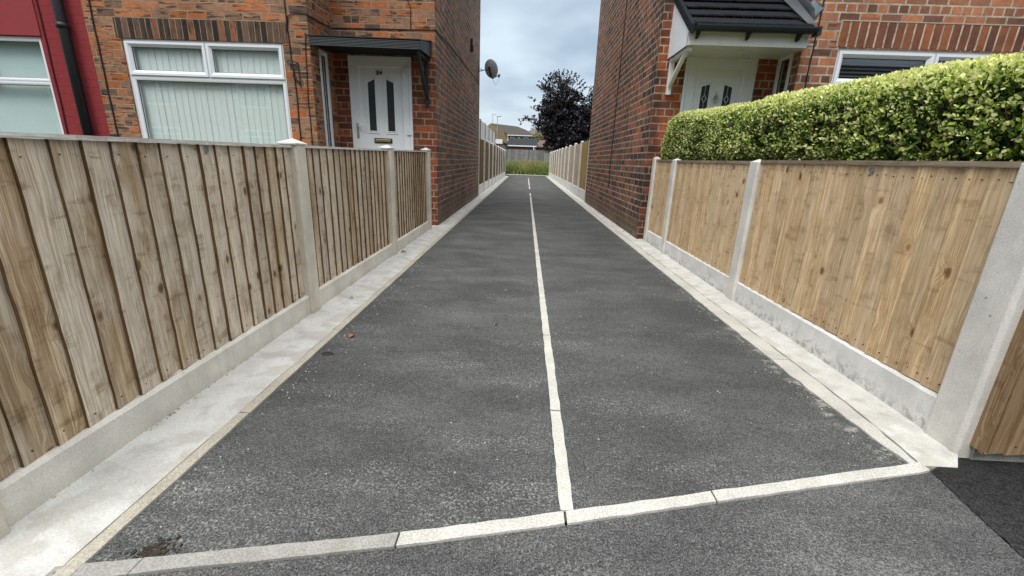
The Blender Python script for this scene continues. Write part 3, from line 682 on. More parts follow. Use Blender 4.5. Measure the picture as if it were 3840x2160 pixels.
# ================= houses
def window(parent, P, r, name='window', fw=.055, lights=None, rec=.02, sash=.04, sill=True, label=None):
    """r=(u0,u1,z0,z1); lights=list of rects (u0,u1,z0,z1, opening?) tiling the opening"""
    u0, u1, z0, z1 = r; d = -rec; mb = MB()
    mb.ring(P, rect(u0, u1, z0, z1), inset(rect(u0, u1, z0, z1), fw*.45), [(0, d-.06), (0, d), (.8, d), (1, d-.01), (1, d-.06)])
    # dividers
    us = sorted({l[0] for l in lights}|{l[1] for l in lights}); zs = sorted({l[2] for l in lights}|{l[3] for l in lights})
    for l in lights:
        a, b, c, e, op = l; k = .009
        R0 = rect(a+(fw*.45 if a == u0 else k), b-(fw*.45 if b == u1 else k), c+(fw*.45 if c == z0 else k), e-(fw*.45 if e == z1 else k))
        pr = [(0, d-.05), (0, d+(.016 if op else .0)), (.45, d+(.016 if op else 0)), (.85, d-.004), (1, d-.014), (1, d-.05)]
        mb.ring(P, R0, inset(R0, sash+(.014 if op else 0)), pr)
    for x in us[1:-1]:
        for l in lights:
            if l[0] == x: mb.pbox(P, x-.012, x+.012, d-.055, d-.006, l[2]+.01, l[3]-.01)
    for z in zs[1:-1]: mb.pbox(P, u0+.02, u1-.02, d-.055, d-.004, z-.011, z+.011)
    w = mb.build(name, 'upvc', parent)
    if label: w['label'] = label
    g = MB(); s = MB()
    for l in lights:
        a, b, c, e, op = l; k = .009
        R0 = rect(a+(fw*.45 if a == u0 else k), b-(fw*.45 if b == u1 else k), c+(fw*.45 if c == z0 else k), e-(fw*.45 if e == z1 else k))
        I = inset(R0, sash+(.014 if op else 0)-.002)
        g.face([P(u, d-.03, z) for u, z in inset(R0, sash-.006)])
        s.ring(P, I, inset(I, .006), [(0, d-.012), (0, d-.018), (1, d-.020), (1, d-.029)])
    g.build('pane', 'glass', w); s.build('seal', 'rubber', w)
    if sill:
        quick(P, 'sill', 'upvc', w, (u0-.04, u1+.04, d-.06, .05, z0-.04, z0-.002), bevel=.006)
    return w
def blinds(parent, P, u0, u1, z0, z1, d, mat='blind', w=.09):
    mb = MB(); u = u0
    while u < u1:
        a = random.uniform(-.002, .002); t = random.uniform(.003, .006)
        mb.face([P(u, d-t+a, z0), P(u+w, d+t*.2+a, z0), P(u+w, d+t*.2+a, z1), P(u, d-t+a, z1)]); u += w*.97
    return mb.build('blind', mat, parent, fix=False)
def cable(parent, pts, r=.005, mat='cable', name='cable', wob=.004):
    q = []
    for a, b in zip(pts[:-1], pts[1:]):
        n = max(1, int((Vector(b)-Vector(a)).length/.12))
        for i in range(n):
            v = Vector(a).lerp(Vector(b), i/n)
            if i: v += Vector((random.uniform(-wob, wob), 0, random.uniform(-wob, wob)*.6))
            q.append(v)
    q.append(Vector(pts[-1])); mb = MB(); mb.tube(q, r, 6); return mb.build(name, mat, parent, smooth=True)

TOP = 5.55
# ---- left house (84)
XL, YD, YW, XRt = -1.35, 6.71, 6.017, -2.824
hl = thing('brick_house', 'orange rustic brick house with white door numbered 84 under a black canopy', 'house', (-3.5, 9.5, 0), 'terraced houses beside the path')
cells(front(YW), [-5.70, -4.3, XRt-.003], [0, .093, TOP], [(-5.275, -3.17, .93, 2.375)], .2).build('front_wall', 'brick_front', hl)
cells(east(XRt), [YW+.002, YD], [0, TOP], [(6.262, 6.50, 1.0, 2.375)], .18).build('return_wall', 'brick_front', hl)
mb = cells(front(YD), [XRt+.001, XL-.002], [2.41, TOP], [], .2); mb.build('upper_wall', 'brick_front', hl)
mb = cells(front(YD), [XRt+.001, XL-.002], [0, 2.408], [(-2.617, -1.70, -.01, 2.41)], .2); mb.build('porch_wall', 'brick_door', hl)
mb = cells(east(XL), [YD+.001, 12.62], [0, TOP], [], .2)
mb.face([(XL, YD, TOP), (XL, 12.62, TOP), (XL, 9.66, TOP+2.0)]); mb.build('side_wall', 'brick_side', hl)
cells(front(12.62), [-5.7, XL-.201], [0, TOP], [], .2).build('rear_wall', 'brick_side', hl)
# quoin bricks: the front corner in lighter worn brick
quick(front(YD), 'ceiling', 'room', hl, (-5.7, XL-.2, -5.7, .0-.2, 2.7, 2.8))
quick(front(YD), 'inner_wall', 'room', hl, (-5.68, XL-.2, -2.4, -2.3, 0, 2.69))
def roof(parent, x0, x1, y0, y1, ym, z0, z1, mat='slate'):
    mb = MB(); e = .25
    for (ya, yb, za, zb) in ((y0-e, ym, z0-.15, z1), (ym, y1+e, z1, z0-.15)):
        mb.hexa([(x0, ya, za), (x1, ya, za), (x1, yb, zb), (x0, yb, zb), (x0, ya, za+.08), (x1, ya, za+.08), (x1, yb, zb+.08), (x0, yb, zb+.08)])
    return mb.build('roof', mat, parent)
roof(hl, -5.7, XL+.05, YW, 12.62, 9.66, TOP+.05, TOP+2.05)
# lintel of upright bricks
quick(front(YW), 'lintel', 'soldier', hl, (-5.33, -3.10, -.04, .003, 2.378, 2.612))
win = window(hl, front(YW), (-5.275, -3.17, .93, 2.375), lights=[(-5.275, -4.195, 1.945, 2.375, True), (-4.195, -3.17, 1.945, 2.375, True), (-5.275, -3.17, .93, 1.945, False)], fw=.06, sash=.045, label='wide white window with pale vertical blinds')
blinds(win, front(YW), -5.30, -3.10, .95, 2.40, -.10)
sw = window(hl, east(XRt), (6.262, 6.50, 1.0, 2.375), lights=[(6.262, 6.50, 1.0, 2.375, False)], fw=.05, sash=.03, sill=False, rec=-.012, label='narrow side window in the porch')
quick(east(XRt), 'curtain', 'slat', sw, (6.2, 6.56, -.16, -.14, .9, 2.5))

def arch(u0, u1, z0, zl, zr, n=8, peak_left=False):
    """polygon: rect with a curved top rising from zl (u0) to zr (u1)"""
    top = []
    for i in range(n+1):
        t = i/n; s = t*t*(3-2*t); top.append((u1+(u0-u1)*t, zr+(zl-zr)*s))
    return [(u0, z0), (u1, z0)] + top
def slope(u0, u1, z0, zl, zr, n=8):
    return [(u0, z0), (u1, z0)] + [(u1+(u0-u1)*i/n, zr+(zl-zr)*i/n) for i in range(n+1)]
def grow(poly, k):
    cx = sum(p[0] for p in poly)/len(poly); cz = (max(p[1] for p in poly)+min(p[1] for p in poly))/2
    return [(p[0]+(k if p[0] > cx else -k), p[1]+(k if p[1] > cz else -k)) for p in poly]
def door(parent, P, u0, u1, ztop, leaf, shapes, rec=.03, label=None):
    d = -rec; mb = MB(); a, b, zt = leaf
    ed = [(u0, .03), (u1, .03), (u1, ztop), (u0, ztop)]
    mid = [(u0+.05, .08), (u1-.05, .08), (u1-.05, ztop-.055), (u0+.05, ztop-.055)]
    inn = [(a, .1), (b, .1), (b, zt), (a, zt)]
    mb.face([P(u, d+.004, z) for u, z in ((a-.002, .09), (b+.002, .09), (b+.002, zt+.002), (a-.002, zt+.002))])
    L = mb
    # stile between frame and infill panel
    L.ring(P, mid, inn, [(0, d-.02), (0, d+.022), (.9, d+.022), (1, d+.012), (1, d+.004)])
    for sh in shapes:
        o1, o2 = grow(sh, .042), grow(sh, .0)
        L.ring(P, o1, o2, [(0, d+.004), (.2, d+.016), (.45, d+.008), (.75, d+.018), (1, d+.016), (1, d+.005)])
    o = L.build('door', 'upvc_door', parent)
    if label: o['label'] = label
    fm = MB(); fm.ring(P, ed, mid, [(0, d-.06), (0, d+.028), (.8, d+.028), (1, d+.016), (1, d-.03)]); fm.pbox(P, u0, u1, d-.06, d+.03, -.02, .03)
    fm.build('door_frame', 'upvc_door', o)
    g = MB()
    for sh in shapes: g.face([P(u, d+.008, z) for u, z in sh])
    g.build('door_glass', 'glassdark', o)
    return o
PD = front(YD)
sh = [arch(-2.352, -2.248, 1.397, 2.060, 2.100), arch(-2.078, -1.972, 1.397, 2.100, 2.062)]
dl = door(hl, PD, -2.615, -1.705, 2.40, (-2.470, -1.852, 2.258), sh, label='white front door with two tall narrow panes and the number 84')
h = MB(); h.pbox(PD, -2.545, -2.515, -.012, .006, 1.287, 1.499); h.pbox(PD, -2.535, -2.522, .0, .045, 1.440, 1.458); h.pbox(PD, -2.535, -2.425, .032, .046, 1.442, 1.457); h.build('handle', 'metal', dl, bevel=.004)
h = MB(); h.pbox(PD, -2.295, -2.028, -.03, -.012, 1.228, 1.295); h.build('letterbox', 'rubber', dl)
lb = MB(); lb.pbox(PD, -2.279, -2.044, -.012, -.006, 1.242, 1.281); lb.pbox(PD, -2.262, -2.06, -.006, -.003, 1.248, 1.275); lb.build('letter_flap', 'brass', dl, bevel=.003)
for z in (2.17, 1.353):
    h = MB(); h.pbox(PD, -1.792, -1.758, -.02, .016, z, z+.10); h.pbox(PD, -1.752, -1.727, -.02, .014, z, z+.10); h.tube([PD(-1.755, .016, z-.006), PD(-1.755, .016, z+.106)], .006, 8); h.build('hinge', 'upvc', dl, bevel=.003)
tc = bpy.data.curves.new('house_number', 'FONT'); tc.body = '84'; tc.size = .082; tc.extrude = .003; tc.offset = .0015; tc.space_character = 1.12
to = bpy.data.objects.new('tmp', tc); COL.objects.link(to); bpy.context.view_layer.update()
me = bpy.data.meshes.new_from_object(to.evaluated_get(bpy.context.evaluated_depsgraph_get())); bpy.data.objects.remove(to)
me.materials.clear(); me.materials.append(flat('dull bronze', (.07, .06, .05), .5, .4, .4))
no = bpy.data.objects.new('house_number', me); COL.objects.link(no)
no.matrix_world = Matrix.Translation((-2.218, YD+.03-.012, 2.160)) @ Matrix.Rotation(R(90), 4, 'X'); bpy.context.view_layer.update()
adopt(no, dl)
# canopy
cy0 = 6.03
cn = MB()
cn.hexa([(-2.862, cy0+.012, 2.385), (-1.425, cy0+.012, 2.370), (-1.425, YD, 2.42), (-2.822, YD, 2.42), (-2.862, cy0+.012, 2.478), (-1.425, cy0+.012, 2.470), (-1.425, YD, 2.60), (-2.822, YD, 2.60)])
ca = cn.build('canopy', 'soffit', hl)
fb = MB()
for i in range(6):
    z = .0165*i
    fb.hexa([(-2.87, cy0-.016, 2.368+z), (-1.41, cy0-.016, 2.356+z), (-1.41, cy0+.012, 2.356+z), (-2.87, cy0+.012, 2.368+z), (-2.87, cy0-.007, 2.383+z), (-1.41, cy0-.007, 2.371+z), (-1.41, cy0+.012, 2.371+z), (-2.87, cy0+.012, 2.383+z)])
fb.build('fascia', 'blackwood', ca)
fb = MB(); fb.hexa([(-1.423, cy0, 2.356), (-1.405, cy0, 2.356), (-1.405, YD-.002, 2.40), (-1.423, YD-.002, 2.40), (-1.423, cy0, 2.462), (-1.405, cy0, 2.462), (-1.405, YD-.002, 2.59), (-1.423, YD-.002, 2.59)])
fb.build('barge_board', 'blackwood', ca)
ft = MB(); ft.hexa([(-2.86, cy0-.02, 2.472), (-1.40, cy0-.02, 2.461), (-1.40, YD-.001, 2.606), (-2.82, YD-.001, 2.606), (-2.86, cy0-.02, 2.480), (-1.40, cy0-.02, 2.470), (-1.40, YD-.001, 2.618), (-2.82, YD-.001, 2.618)])
ft.build('felt', 'black', ca)
br = MB(); X0 = -1.475
br.box(X0-.022, X0+.022, YD-.045, YD-.002, 1.745, 2.40); br.box(X0-.022, X0+.022, cy0+.06, YD-.045, 2.335, 2.378)
for s_ in (0,):
    a = Vector((X0, cy0+.12, 2.345)); b = Vector((X0, YD-.05, 1.86))
    br.hexa([(X0-.02, a.y, a.z), (X0+.02, a.y, a.z), (X0+.02, b.y, b.z-.02), (X0-.02, b.y, b.z-.02), (X0-.02, a.y+.05, a.z), (X0+.02, a.y+.05, a.z), (X0+.02, b.y, b.z+.035), (X0-.02, b.y, b.z+.035)])
br.build('bracket', 'blackwood', ca, bevel=.003)
# cables, bracket, vent
cable(hl, [(-3.084, YW-.008, TOP), (-3.085, YW-.008, 2.70), (-3.075, YW-.008, 2.35), (-3.05, YW-.008, 1.82), (-3.06, YW-.008, .3)], .008)
cable(hl, [(-3.095, YW-.012, 2.5), (-3.06, YW-.012, 2.68), (-3.0, YW-.01, 2.715), (-2.84, YW-.008, 2.715), (XRt+.008, YW-.004, 2.70), (XRt+.008, YD-.01, 2.735), (-2.3, YD-.008, 2.742), (XL+.01, YD-.008, 2.748), (XL+.008, 7.65, 2.818), (XL+.008, 9.04, 2.882), (XL+.008, 12.5, 2.98)], .006, wob=.002)
cable(hl, [(-2.866, YW-.008, 2.50), (-2.88, YW-.008, 2.25), (-2.905, YW-.008, 1.68), (-2.89, YW-.008, .3)], .006)
cable(hl, [(-1.73, YD-.008, 3.6), (-1.722, YD-.008, 3.10), (-1.685, YD-.008, 3.01), (-1.69, YD-.008, 2.74)], .006)
cable(hl, [(-5.574, YW-.008, TOP), (-5.588, YW-.008, 2.42), (-5.58, YW-.008, .3)], .009)
hb = MB(); y = YW-.01
hb.tube([(-2.99, y, 2.15), (-2.985, y, 1.87)], .008, 6)
hb.tube([(-2.99, y, 2.14), (-2.995, y-.12, 2.15), (-3.0, y-.24, 2.13), (-3.0, y-.27, 2.10)], .006, 6)
hb.tube([(-2.985, y, 1.90), (-2.99, y-.07, 1.95), (-2.99, y-.13, 2.03), (-2.99, y-.12, 2.10), (-2.99, y-.07, 2.12), (-2.99, y-.05, 2.08), (-2.99, y-.08, 2.05)], .005, 6)
hb.build('hanging_bracket', 'black', hl)
cable(hl, [(-3.14, YW-.012, 2.155), (-3.09, YW-.012, 2.15), (-3.05, YW-.012, 2.08), (-3.07, YW-.012, 2.0), (-3.0, YW-.012, 1.90)], .005)
vb = MB(); vb.box(XL+.001, XL+.055, 10.60, 10.78, 3.36, 3.60); vb.box(XL+.055, XL+.07, 10.62, 10.76, 3.38, 3.47); vb.build('vent_cowl', 'black', hl, bevel=.008)

# ---- satellite dish
sd_ = thing('satellite_dish', 'grey satellite dish on a black arm high at the rear corner of the left house', 'satellite dish', (-1.35, 12.3, 3.27))
mb = MB(); C = Vector((-1.02, 12.3, 3.31)); axd = Vector((.62, .72, .30)).normalized(); up = Vector((0, 0, 1)); sx = axd.cross(up).normalized(); sy = sx.cross(axd)
rings = []
for i in range(7):
    rr = i/6; row = []
    for k in range(28):
        a = 2*math.pi*k/28; row.append(C+sx*math.cos(a)*.235*rr+sy*math.sin(a)*.225*rr+axd*(.055*rr*rr-.055))
    rings.append(row)
for a, b in zip(rings[:-1], rings[1:]):
    for k in range(28): mb.face([a[k], a[(k+1) % 28], b[(k+1) % 28], b[k]])
rim = [[p+axd*.006+(p-C).normalized()*.004 for p in rings[-1]]]
for k in range(28): mb.face([rings[-1][k], rings[-1][(k+1) % 28], rim[0][(k+1) % 28], rim[0][k]])
dsh = mb.build('dish', 'dish', sd_, smooth=True)
mo = dsh.modifiers.new('solid', 'SOLIDIFY'); mo.thickness = .006
mb = MB(); B = C-axd*.06
mb.tube([(XL, 12.3, 3.25), (XL+.05, 12.3, 3.25), (XL+.12, 12.3, 3.272), tuple(B-axd*.03)], .011, 8); mb.tube([(XL, 12.3, 3.31), (XL+.05, 12.3, 3.30), (XL+.12, 12.3, 3.272)], .008, 8)
mb.box(XL, XL+.012, 12.25, 12.35, 3.20, 3.36); mb.tube([tuple(B+sy*.06), tuple(B-sy*.16)], .028, 8)
mb.build('wall_mount', 'black', sd_)
mb = MB(); lp = Vector((-.815, 12.42, 3.19))
mb.tube([tuple(B-sy*.15), tuple(C-sy*.235-axd*.02), tuple(lp)], .010, 8); mb.build('lnb_arm', 'black', sd_)
mb = MB(); mb.tube([tuple(lp-axd*.03+Vector((0, 0, -.02))), tuple(lp-axd*-.02)], .03, 10); mb.tube([tuple(lp+Vector((0, 0, .02))), tuple(lp+Vector((0, 0, -.06)))], .02, 8); mb.build('receiver', 'lead', sd_)
mb = MB(); a = lp+Vector((0, 0, -.05)); b = C-sy*.22
mb.tube([tuple(a.lerp(b, t)+Vector((0, 0, -.16*math.sin(math.pi*t)))) for t in np.linspace(0, 1, 12)], .004, 6); mb.build('lead_wire', 'wire', sd_)

# ---- red painted neighbour
hr = thing('painted_house', 'dark red painted house at the far left with a white window and black downpipe', 'house', (-8, 9.5, 0), 'terraced houses beside the path')
cells(front(YW), [-12, -5.702], [0, TOP], [(-8.3, -6.345, .93, 2.365)], .2).build('front_wall', 'painted', hr)
cells(front(12.6), [-12, -5.702], [0, TOP], [], .2).build('rear_wall', 'painted', hr)
cells(west(-12), [YW, 12.6], [0, TOP], [], -.2).build('side_wall', 'painted', hr)
quick(front(YD), 'inner_wall', 'room', hr, (-11.8, -5.702, -2.4, -2.3, 0, 2.69)); quick(front(YD), 'ceiling', 'room', hr, (-11.8, -5.702, -5.7, -.2, 2.7, 2.8))
roof(hr, -12, -5.71, YW, 12.6, 9.66, TOP+.05, TOP+2.05)
quick(front(YW), 'lintel', flat('smooth red paint', (.29, .042, .046), .75, .3, 0, .15, 4), hr, (-8.6, -6.32, -.03, .012, 2.372, 3.3))
w2 = window(hr, front(YW), (-8.3, -6.345, .93, 2.365), lights=[(-8.3, -7.3, 1.83, 2.365, False), (-7.3, -6.345, 1.83, 2.365, False), (-8.3, -6.345, .93, 1.83, False)], sash=.035, fw=.05)
quick(front(YW), 'net_curtain', 'netting', w2, (-8.4, -6.3, -.16, -.15, .9, 2.5))
mb = MB(); mb.tube([(-5.93, YW-.075, -.02), (-5.93, YW-.075, 5.4)], .055, 14)
for z in (.6, 2.45, 4.3): mb.tube([(-5.93, YW-.075, z), (-5.93, YW-.075, z+.06)], .066, 14)
mb.build('downpipe', 'black', hr, smooth=True)
cable(hr, [(-6.25, YW-.008, TOP), (-6.27, YW-.008, 2.2), (-6.30, YW-.008, .3)], .010, 'cablered')

# ---- right house
XR, YR, YB, XB = 1.645, 6.195, 5.717, 3.181
hx = thing('brick_house', 'red brick house with a tiled black canopy and a plain white front door', 'house', (5, 9, 0), 'terraced houses beside the path')
cells(front(YR), [XR+.002, XB-.001], [0, TOP], [(2.012, 2.93, -.01, 2.428)], .2).build('porch_wall', 'brick_porch_right', hx)
cells(west(XB), [YB+.002, YR], [0, TOP], [(5.868, 6.182, 1.0, 2.43)], .18).build('return_wall', 'brick_right', hx)
cells(front(YB), [XB+.003, 12], [0, TOP], [(3.60, 6.2, .95, 2.44)], .2).build('front_wall', 'brick_right', hx)
mb = cells(west(XR), [YR+.001, 12.02], [0, TOP], [], .2); mb.face([(XR, YR, TOP), (XR, 12.02, TOP), (XR, 9.1, TOP+2.0)]); mb.build('side_wall', 'brick_right_side', hx)
cells(front(12.02), [XR+.201, 12], [0, TOP], [], .2).build('rear_wall', 'brick_right_side', hx)
cells(east(12), [YB, 12.0], [0, TOP], [], .2).build('end_wall', 'brick_right_side', hx)
quick(front(YR), 'inner_wall', 'room', hx, (XR+.2, 11.8, -2.4, -2.3, 0, 2.69)); quick(front(YR), 'ceiling', 'room', hx, (XR+.2, 11.8, -5.7, -.2, 2.7, 2.8))
roof(hx, XR-.05, 12, YB, 12.02, 9.1, TOP+.05, TOP+2.05)
quick(front(YB), 'lintel', 'soldier_right', hx, (3.575, 6.3, -.04, .003, 2.452, 2.715))
mw = flat('pale pointing', (.42, .37, .29), .9, .1, 0, .2, 20)
quick(front(YB), 'pointing', mw, hx, (3.555, 6.3, -.04, .006, 2.716, 2.728), (3.560, 3.573, -.04, .006, 2.45, 2.716))
w3 = window(hx, front(YB), (3.60, 6.2, .95, 2.44), lights=[(3.60, 4.735, 2.05, 2.44, True), (4.735, 6.2, 2.05, 2.44, True), (3.60, 6.2, .95, 2.05, False)], sash=.05, fw=.065, label='wide white window with dark horizontal blinds')
bl = MB()
for i in range(34):
    z = .98+i*.042; bl.pbox(front(YB), 3.62, 6.18, -.135, -.10, z, z+.006)
    bl.face([(3.62, YB+.10, z), (6.18, YB+.10, z), (6.18, YB+.135, z+.028), (3.62, YB+.135, z+.028)])
bl.build('blind', 'slat', w3)
quick(front(YB), 'room_back', 'dark', w3, (3.5, 6.3, -.42, -.40, .8, 2.6))
s2 = window(hx, west(XB), (5.868, 6.182, 1.0, 2.43), lights=[(5.868, 6.182, 1.0, 2.43, False)], fw=.06, sash=.035, sill=False, rec=-.012, label='narrow side window in the porch')
cu = MB()
for i in range(6): cu.face([(XB+.14+.01*(i % 2), 5.85+i*.06, .9), (XB+.14+.01*((i+1) % 2), 5.85+(i+1)*.06, .9), (XB+.14+.01*((i+1) % 2), 5.85+(i+1)*.06, 2.5), (XB+.14+.01*(i % 2), 5.85+i*.06, 2.5)])
cu.build('curtain', flat('charcoal curtain', (.06, .06, .055), .9, .1), s2)
PR_ = front(YR)
sh = [slope(2.262, 2.367, 1.30, 2.060, 2.090), slope(2.553, 2.660, 1.30, 2.090, 2.060)]
dr = door(hx, PR_, 2.012, 2.928, 2.425, (2.172, 2.776, 2.275), sh, label='white front door with two leaded panes and a silver knocker')
ld = MB()
for cx in (2.314, 2.606):
    for z in (1.915, 1.55):
        q = [(cx, z-.055), (cx+.033, z), (cx, z+.055), (cx-.033, z)]; qi = [(cx, z-.040), (cx+.023, z), (cx, z+.040), (cx-.023, z)]
        ld.ring(PR_, q, qi, [(0, -.022), (0, -.017), (1, -.017), (1, -.022)])
    for z in (1.97, 1.60): ld.pbox(PR_, cx-.003, cx+.003, -.022, -.018, z-.36+.0, z-.11)
    ld.pbox(PR_, cx-.0025, cx+.0025, -.022, -.018, 1.97, 2.075)
ld.build('leading', 'chrome', dr)
kn = MB()
prof = [(.004, 2.01), (.005, 1.99), (.010, 1.985), (.006, 1.965), (.020, 1.955), (.030, 1.935), (.024, 1.915), (.010, 1.900), (.012, 1.885), (.004, 1.865), (.007, 1.857), (.002, 1.85)]
for (r1_, z1_), (r2_, z2_) in zip(prof[:-1], prof[1:]):
    for k in range(12):
        a, b = 2*math.pi*k/12, 2*math.pi*(k+1)/12; f_ = lambda r_, a_, z_: PR_(2.464+r_*math.cos(a_), -.012+abs(r_*math.sin(a_))*.7, z_)
        kn.face([f_(r1_, a, z1_), f_(r1_, b, z1_), f_(r2_, b, z2_), f_(r2_, a, z2_)])
kn.tube([PR_(2.464+.034*math.cos(t), .004, 1.915+.045*math.sin(t)) for t in np.linspace(math.pi, 2*math.pi, 10)], .006, 6)
kn.build('knocker', 'chrome', dr)
# tiled canopy
YF = 5.49
cp = MB(); cp.box(1.775, 3.178, YF+.02, YR-.001, 2.405, 2.425); c2 = cp.build('canopy', 'cream', hx)
so = MB()
for i in range(9): so.box(1.78, 3.175, YF+.03+i*.074, YF+.1+i*.074, 2.399, 2.4045)
so.build('soffit', 'cream', c2)
fa = MB(); fa.box(1.765, 3.10, YF, YF+.02, 2.372, 2.52); fa.box(1.765, 1.80, YF-.001, YF+.06, 2.368, 2.50); fa.build('fascia', 'cream', c2, bevel=.003)
# roof plane: from eaves (y=5.42,z=2.545) to wall (y=6.195)
ez, sl = 2.545, (3.03-2.545)/(6.195-5.42)*1.12
ry = lambda y: ez+(y-5.42)*sl
rf = MB(); n = 4; cw = (YR-5.42)/n
for i in range(n):
    a, b = 5.42+i*cw-.012, 5.42+(i+1)*cw
    K = 10
    for k in range(K):
        x0, x1 = 1.80+(3.09-1.80)*k/K, 1.80+(3.09-1.80)*(k+1)/K; w_ = [random.uniform(-.003, .003) for _ in range(2)]
        rf.hexa([(x0, a, ry(a)+.030+w_[0]), (x1, a, ry(a)+.030+w_[1]), (x1, b, ry(b)-.02), (x0, b, ry(b)-.02), (x0, a, ry(a)+.044+w_[0]), (x1, a, ry(a)+.044+w_[1]), (x1, b, ry(b)+.002), (x0, b, ry(b)+.002)])
rf.build('roof_tiles', 'slate', c2, fix=False)
vg = MB()   # black verge unit
vg.hexa([(1.752, 5.405, ry(5.405)-.075), (1.80, 5.405, ry(5.405)-.075), (1.80, YR-.002, ry(YR)-.075), (1.752, YR-.002, ry(YR)-.075), (1.752, 5.405, ry(5.405)+.03), (1.80, 5.405, ry(5.405)+.03), (1.80, YR-.002, ry(YR)+.03), (1.752, YR-.002, ry(YR)+.03)])
vg.build('verge', 'slate', c2, bevel=.006)
ck = MB()   # white cladded gable cheek
yy = np.linspace(5.50, YR-.002, 13)
for a, b in zip(yy[:-1], yy[1:]):
    ck.face([(1.766, a, 2.37), (1.766, b-.012, 2.37), (1.766, b-.012, ry(b)-.06), (1.766, a, ry(a)-.06)]); ck.face([(1.766, b-.012, 2.37), (1.774, b-.006, 2.37), (1.774, b-.006, ry(b)-.06), (1.766, b-.012, ry(b)-.06)]); ck.face([(1.774, b-.006, 2.37), (1.766, b, 2.37), (1.766, b, ry(b)-.06), (1.774, b-.006, ry(b)-.06)])
ck.face([(1.775, 5.5, 2.37), (1.775, YR, 2.37), (1.775, YR, ry(YR)-.07), (1.775, 5.5, ry(5.5)-.07)])
ck.build('gable_cladding', 'upvc', c2, fix=False)
gt = MB()
pg = [(5.405+.045*math.cos(t)-.0, 2.545+.058*math.sin(t)) for t in np.linspace(math.pi, 2*math.pi, 9)]
po = pg+[(5.45+.004, 2.55)]; 
for a, b in zip(pg[:-1], pg[1:]): gt.face([(1.80, a[0], a[1]), (3.13, a[0], a[1]), (3.13, b[0], b[1]), (1.80, b[0], b[1])])
for x in (1.80, 3.13): gt.face([(x, a, b) for a, b in pg])
gt.box(1.80, 3.13, 5.357, 5.366, 2.535, 2.552); gt.box(3.115, 3.16, 5.37, 5.47, 2.475, 2.56)
for x in (1.845, 2.40, 2.955):
    gt.hexa([(x, 5.45, 2.43), (x+.022, 5.45, 2.43), (x+.022, 5.49, 2.43), (x, 5.49, 2.43), (x, 5.37, 2.50), (x+.022, 5.37, 2.50), (x+.022, 5.49, 2.53), (x, 5.49, 2.53)])
gt.build('gutter', 'black', c2, fix=False)
lf = MB()
lf.hexa([(3.02, 5.43, ry(5.43)+.046), (3.12, 5.43, ry(5.43)+.040), (3.176, YR, ry(YR)+.050), (2.985, YR, ry(YR)+.052), (3.02, 5.43, ry(5.43)+.056), (3.12, 5.43, ry(5.43)+.05), (3.176, YR, ry(YR)+.06), (2.985, YR, ry(YR)+.062)])
lf.face([(3.12, 5.45, ry(5.45)+.03), (3.172, 5.72, ry(5.72)+.02), (3.172, YR, ry(YR)+.02), (3.172, YR, ry(YR)+.12), (3.172, 5.72, ry(5.72)+.14), (3.165, 5.60, ry(5.6)+.12)])
lf.build('lead_flashing', 'lead', c2)
lq = MB(); lq.face([(3.172, 5.71, ry(5.7)+.02), (3.20, 5.705, ry(5.7)-.03), (3.275, 5.702, ry(5.7)+.03), (3.31, 5.690, ry(5.7)+.09), (3.25, 5.688, ry(5.7)+.14), (3.20, 5.70, ry(5.7)+.17), (3.172, 5.71, ry(5.7)+.16)])
lo = lq.build('flashing_flap', 'leadlight', c2); lo.modifiers.new('s', 'SOLIDIFY').thickness = .003
bk = MB(); X0 = 1.822
bk.box(X0-.03, X0+.03, YR-.055, YR-.002, 1.94, 2.375); bk.box(X0-.03, X0+.03, YF+.06, YR-.055, 2.325, 2.366)
bk.hexa([(X0-.022, YF+.16, 2.327), (X0+.022, YF+.16, 2.327), (X0+.022, YR-.058, 2.02), (X0-.022, YR-.058, 2.02), (X0-.022, YF+.24, 2.327), (X0+.022, YF+.24, 2.327), (X0+.022, YR-.058, 2.10), (X0-.022, YR-.058, 2.10)])
bk.build('bracket', 'cream', c2, bevel=.005)
cable(hx, [(3.33, YB-.008, TOP), (3.312, YB-.008, 2.92), (3.30, YB-.008, 1.9), (3.295, YB-.008, .3)], .008)
cable(hx, [(XR-.008, 8.60, 4.9), (XR-.008, 8.70, 1.9), (XR-.008, 8.72, 1.2), (XR-.008, 8.68, .6)], .007)

# ================= hedge and planting
def leafmesh(name, C, D, U, L, Wd, mats, mi, parent=None, curl=.15):
    """numpy leaves: centre C, direction D, side U, length L, width Wd"""
    n = len(C); N = np.cross(D, U); T = []
    for a, b, cz in ((-.5, 0, 0), (-.15, .42, .5), (.2, .45, .5), (.5, 0, 0), (.2, -.45, .5), (-.15, -.42, .5)):
        T.append(C+D*(a*L)[:, None]+U*(b*Wd)[:, None]+N*(cz*curl*Wd)[:, None])
    V = np.stack(T, 1).reshape(-1, 3); me = bpy.data.meshes.new(name)
    idx = np.arange(n)[:, None]*6
    F = np.concatenate([idx+np.array([0, 1, 2, 3]), idx+np.array([0, 3, 4, 5])], 1).reshape(-1, 4)
    me.vertices.add(len(V)); me.vertices.foreach_set('co', V.ravel())
    me.loops.add(F.size); me.loops.foreach_set('vertex_index', F.ravel().astype(np.int32))
    me.polygons.add(len(F)); me.polygons.foreach_set('loop_start', np.arange(0, F.size, 4, dtype=np.int32))
    for m in mats: me.materials.append(m)
    me.polygons.foreach_set('material_index', np.repeat(mi, 2).astype(np.int32)); me.update(); me.validate()
    o = bpy.data.objects.new(name, me); COL.objects.link(o)
    if parent: adopt(o, parent)
    return o
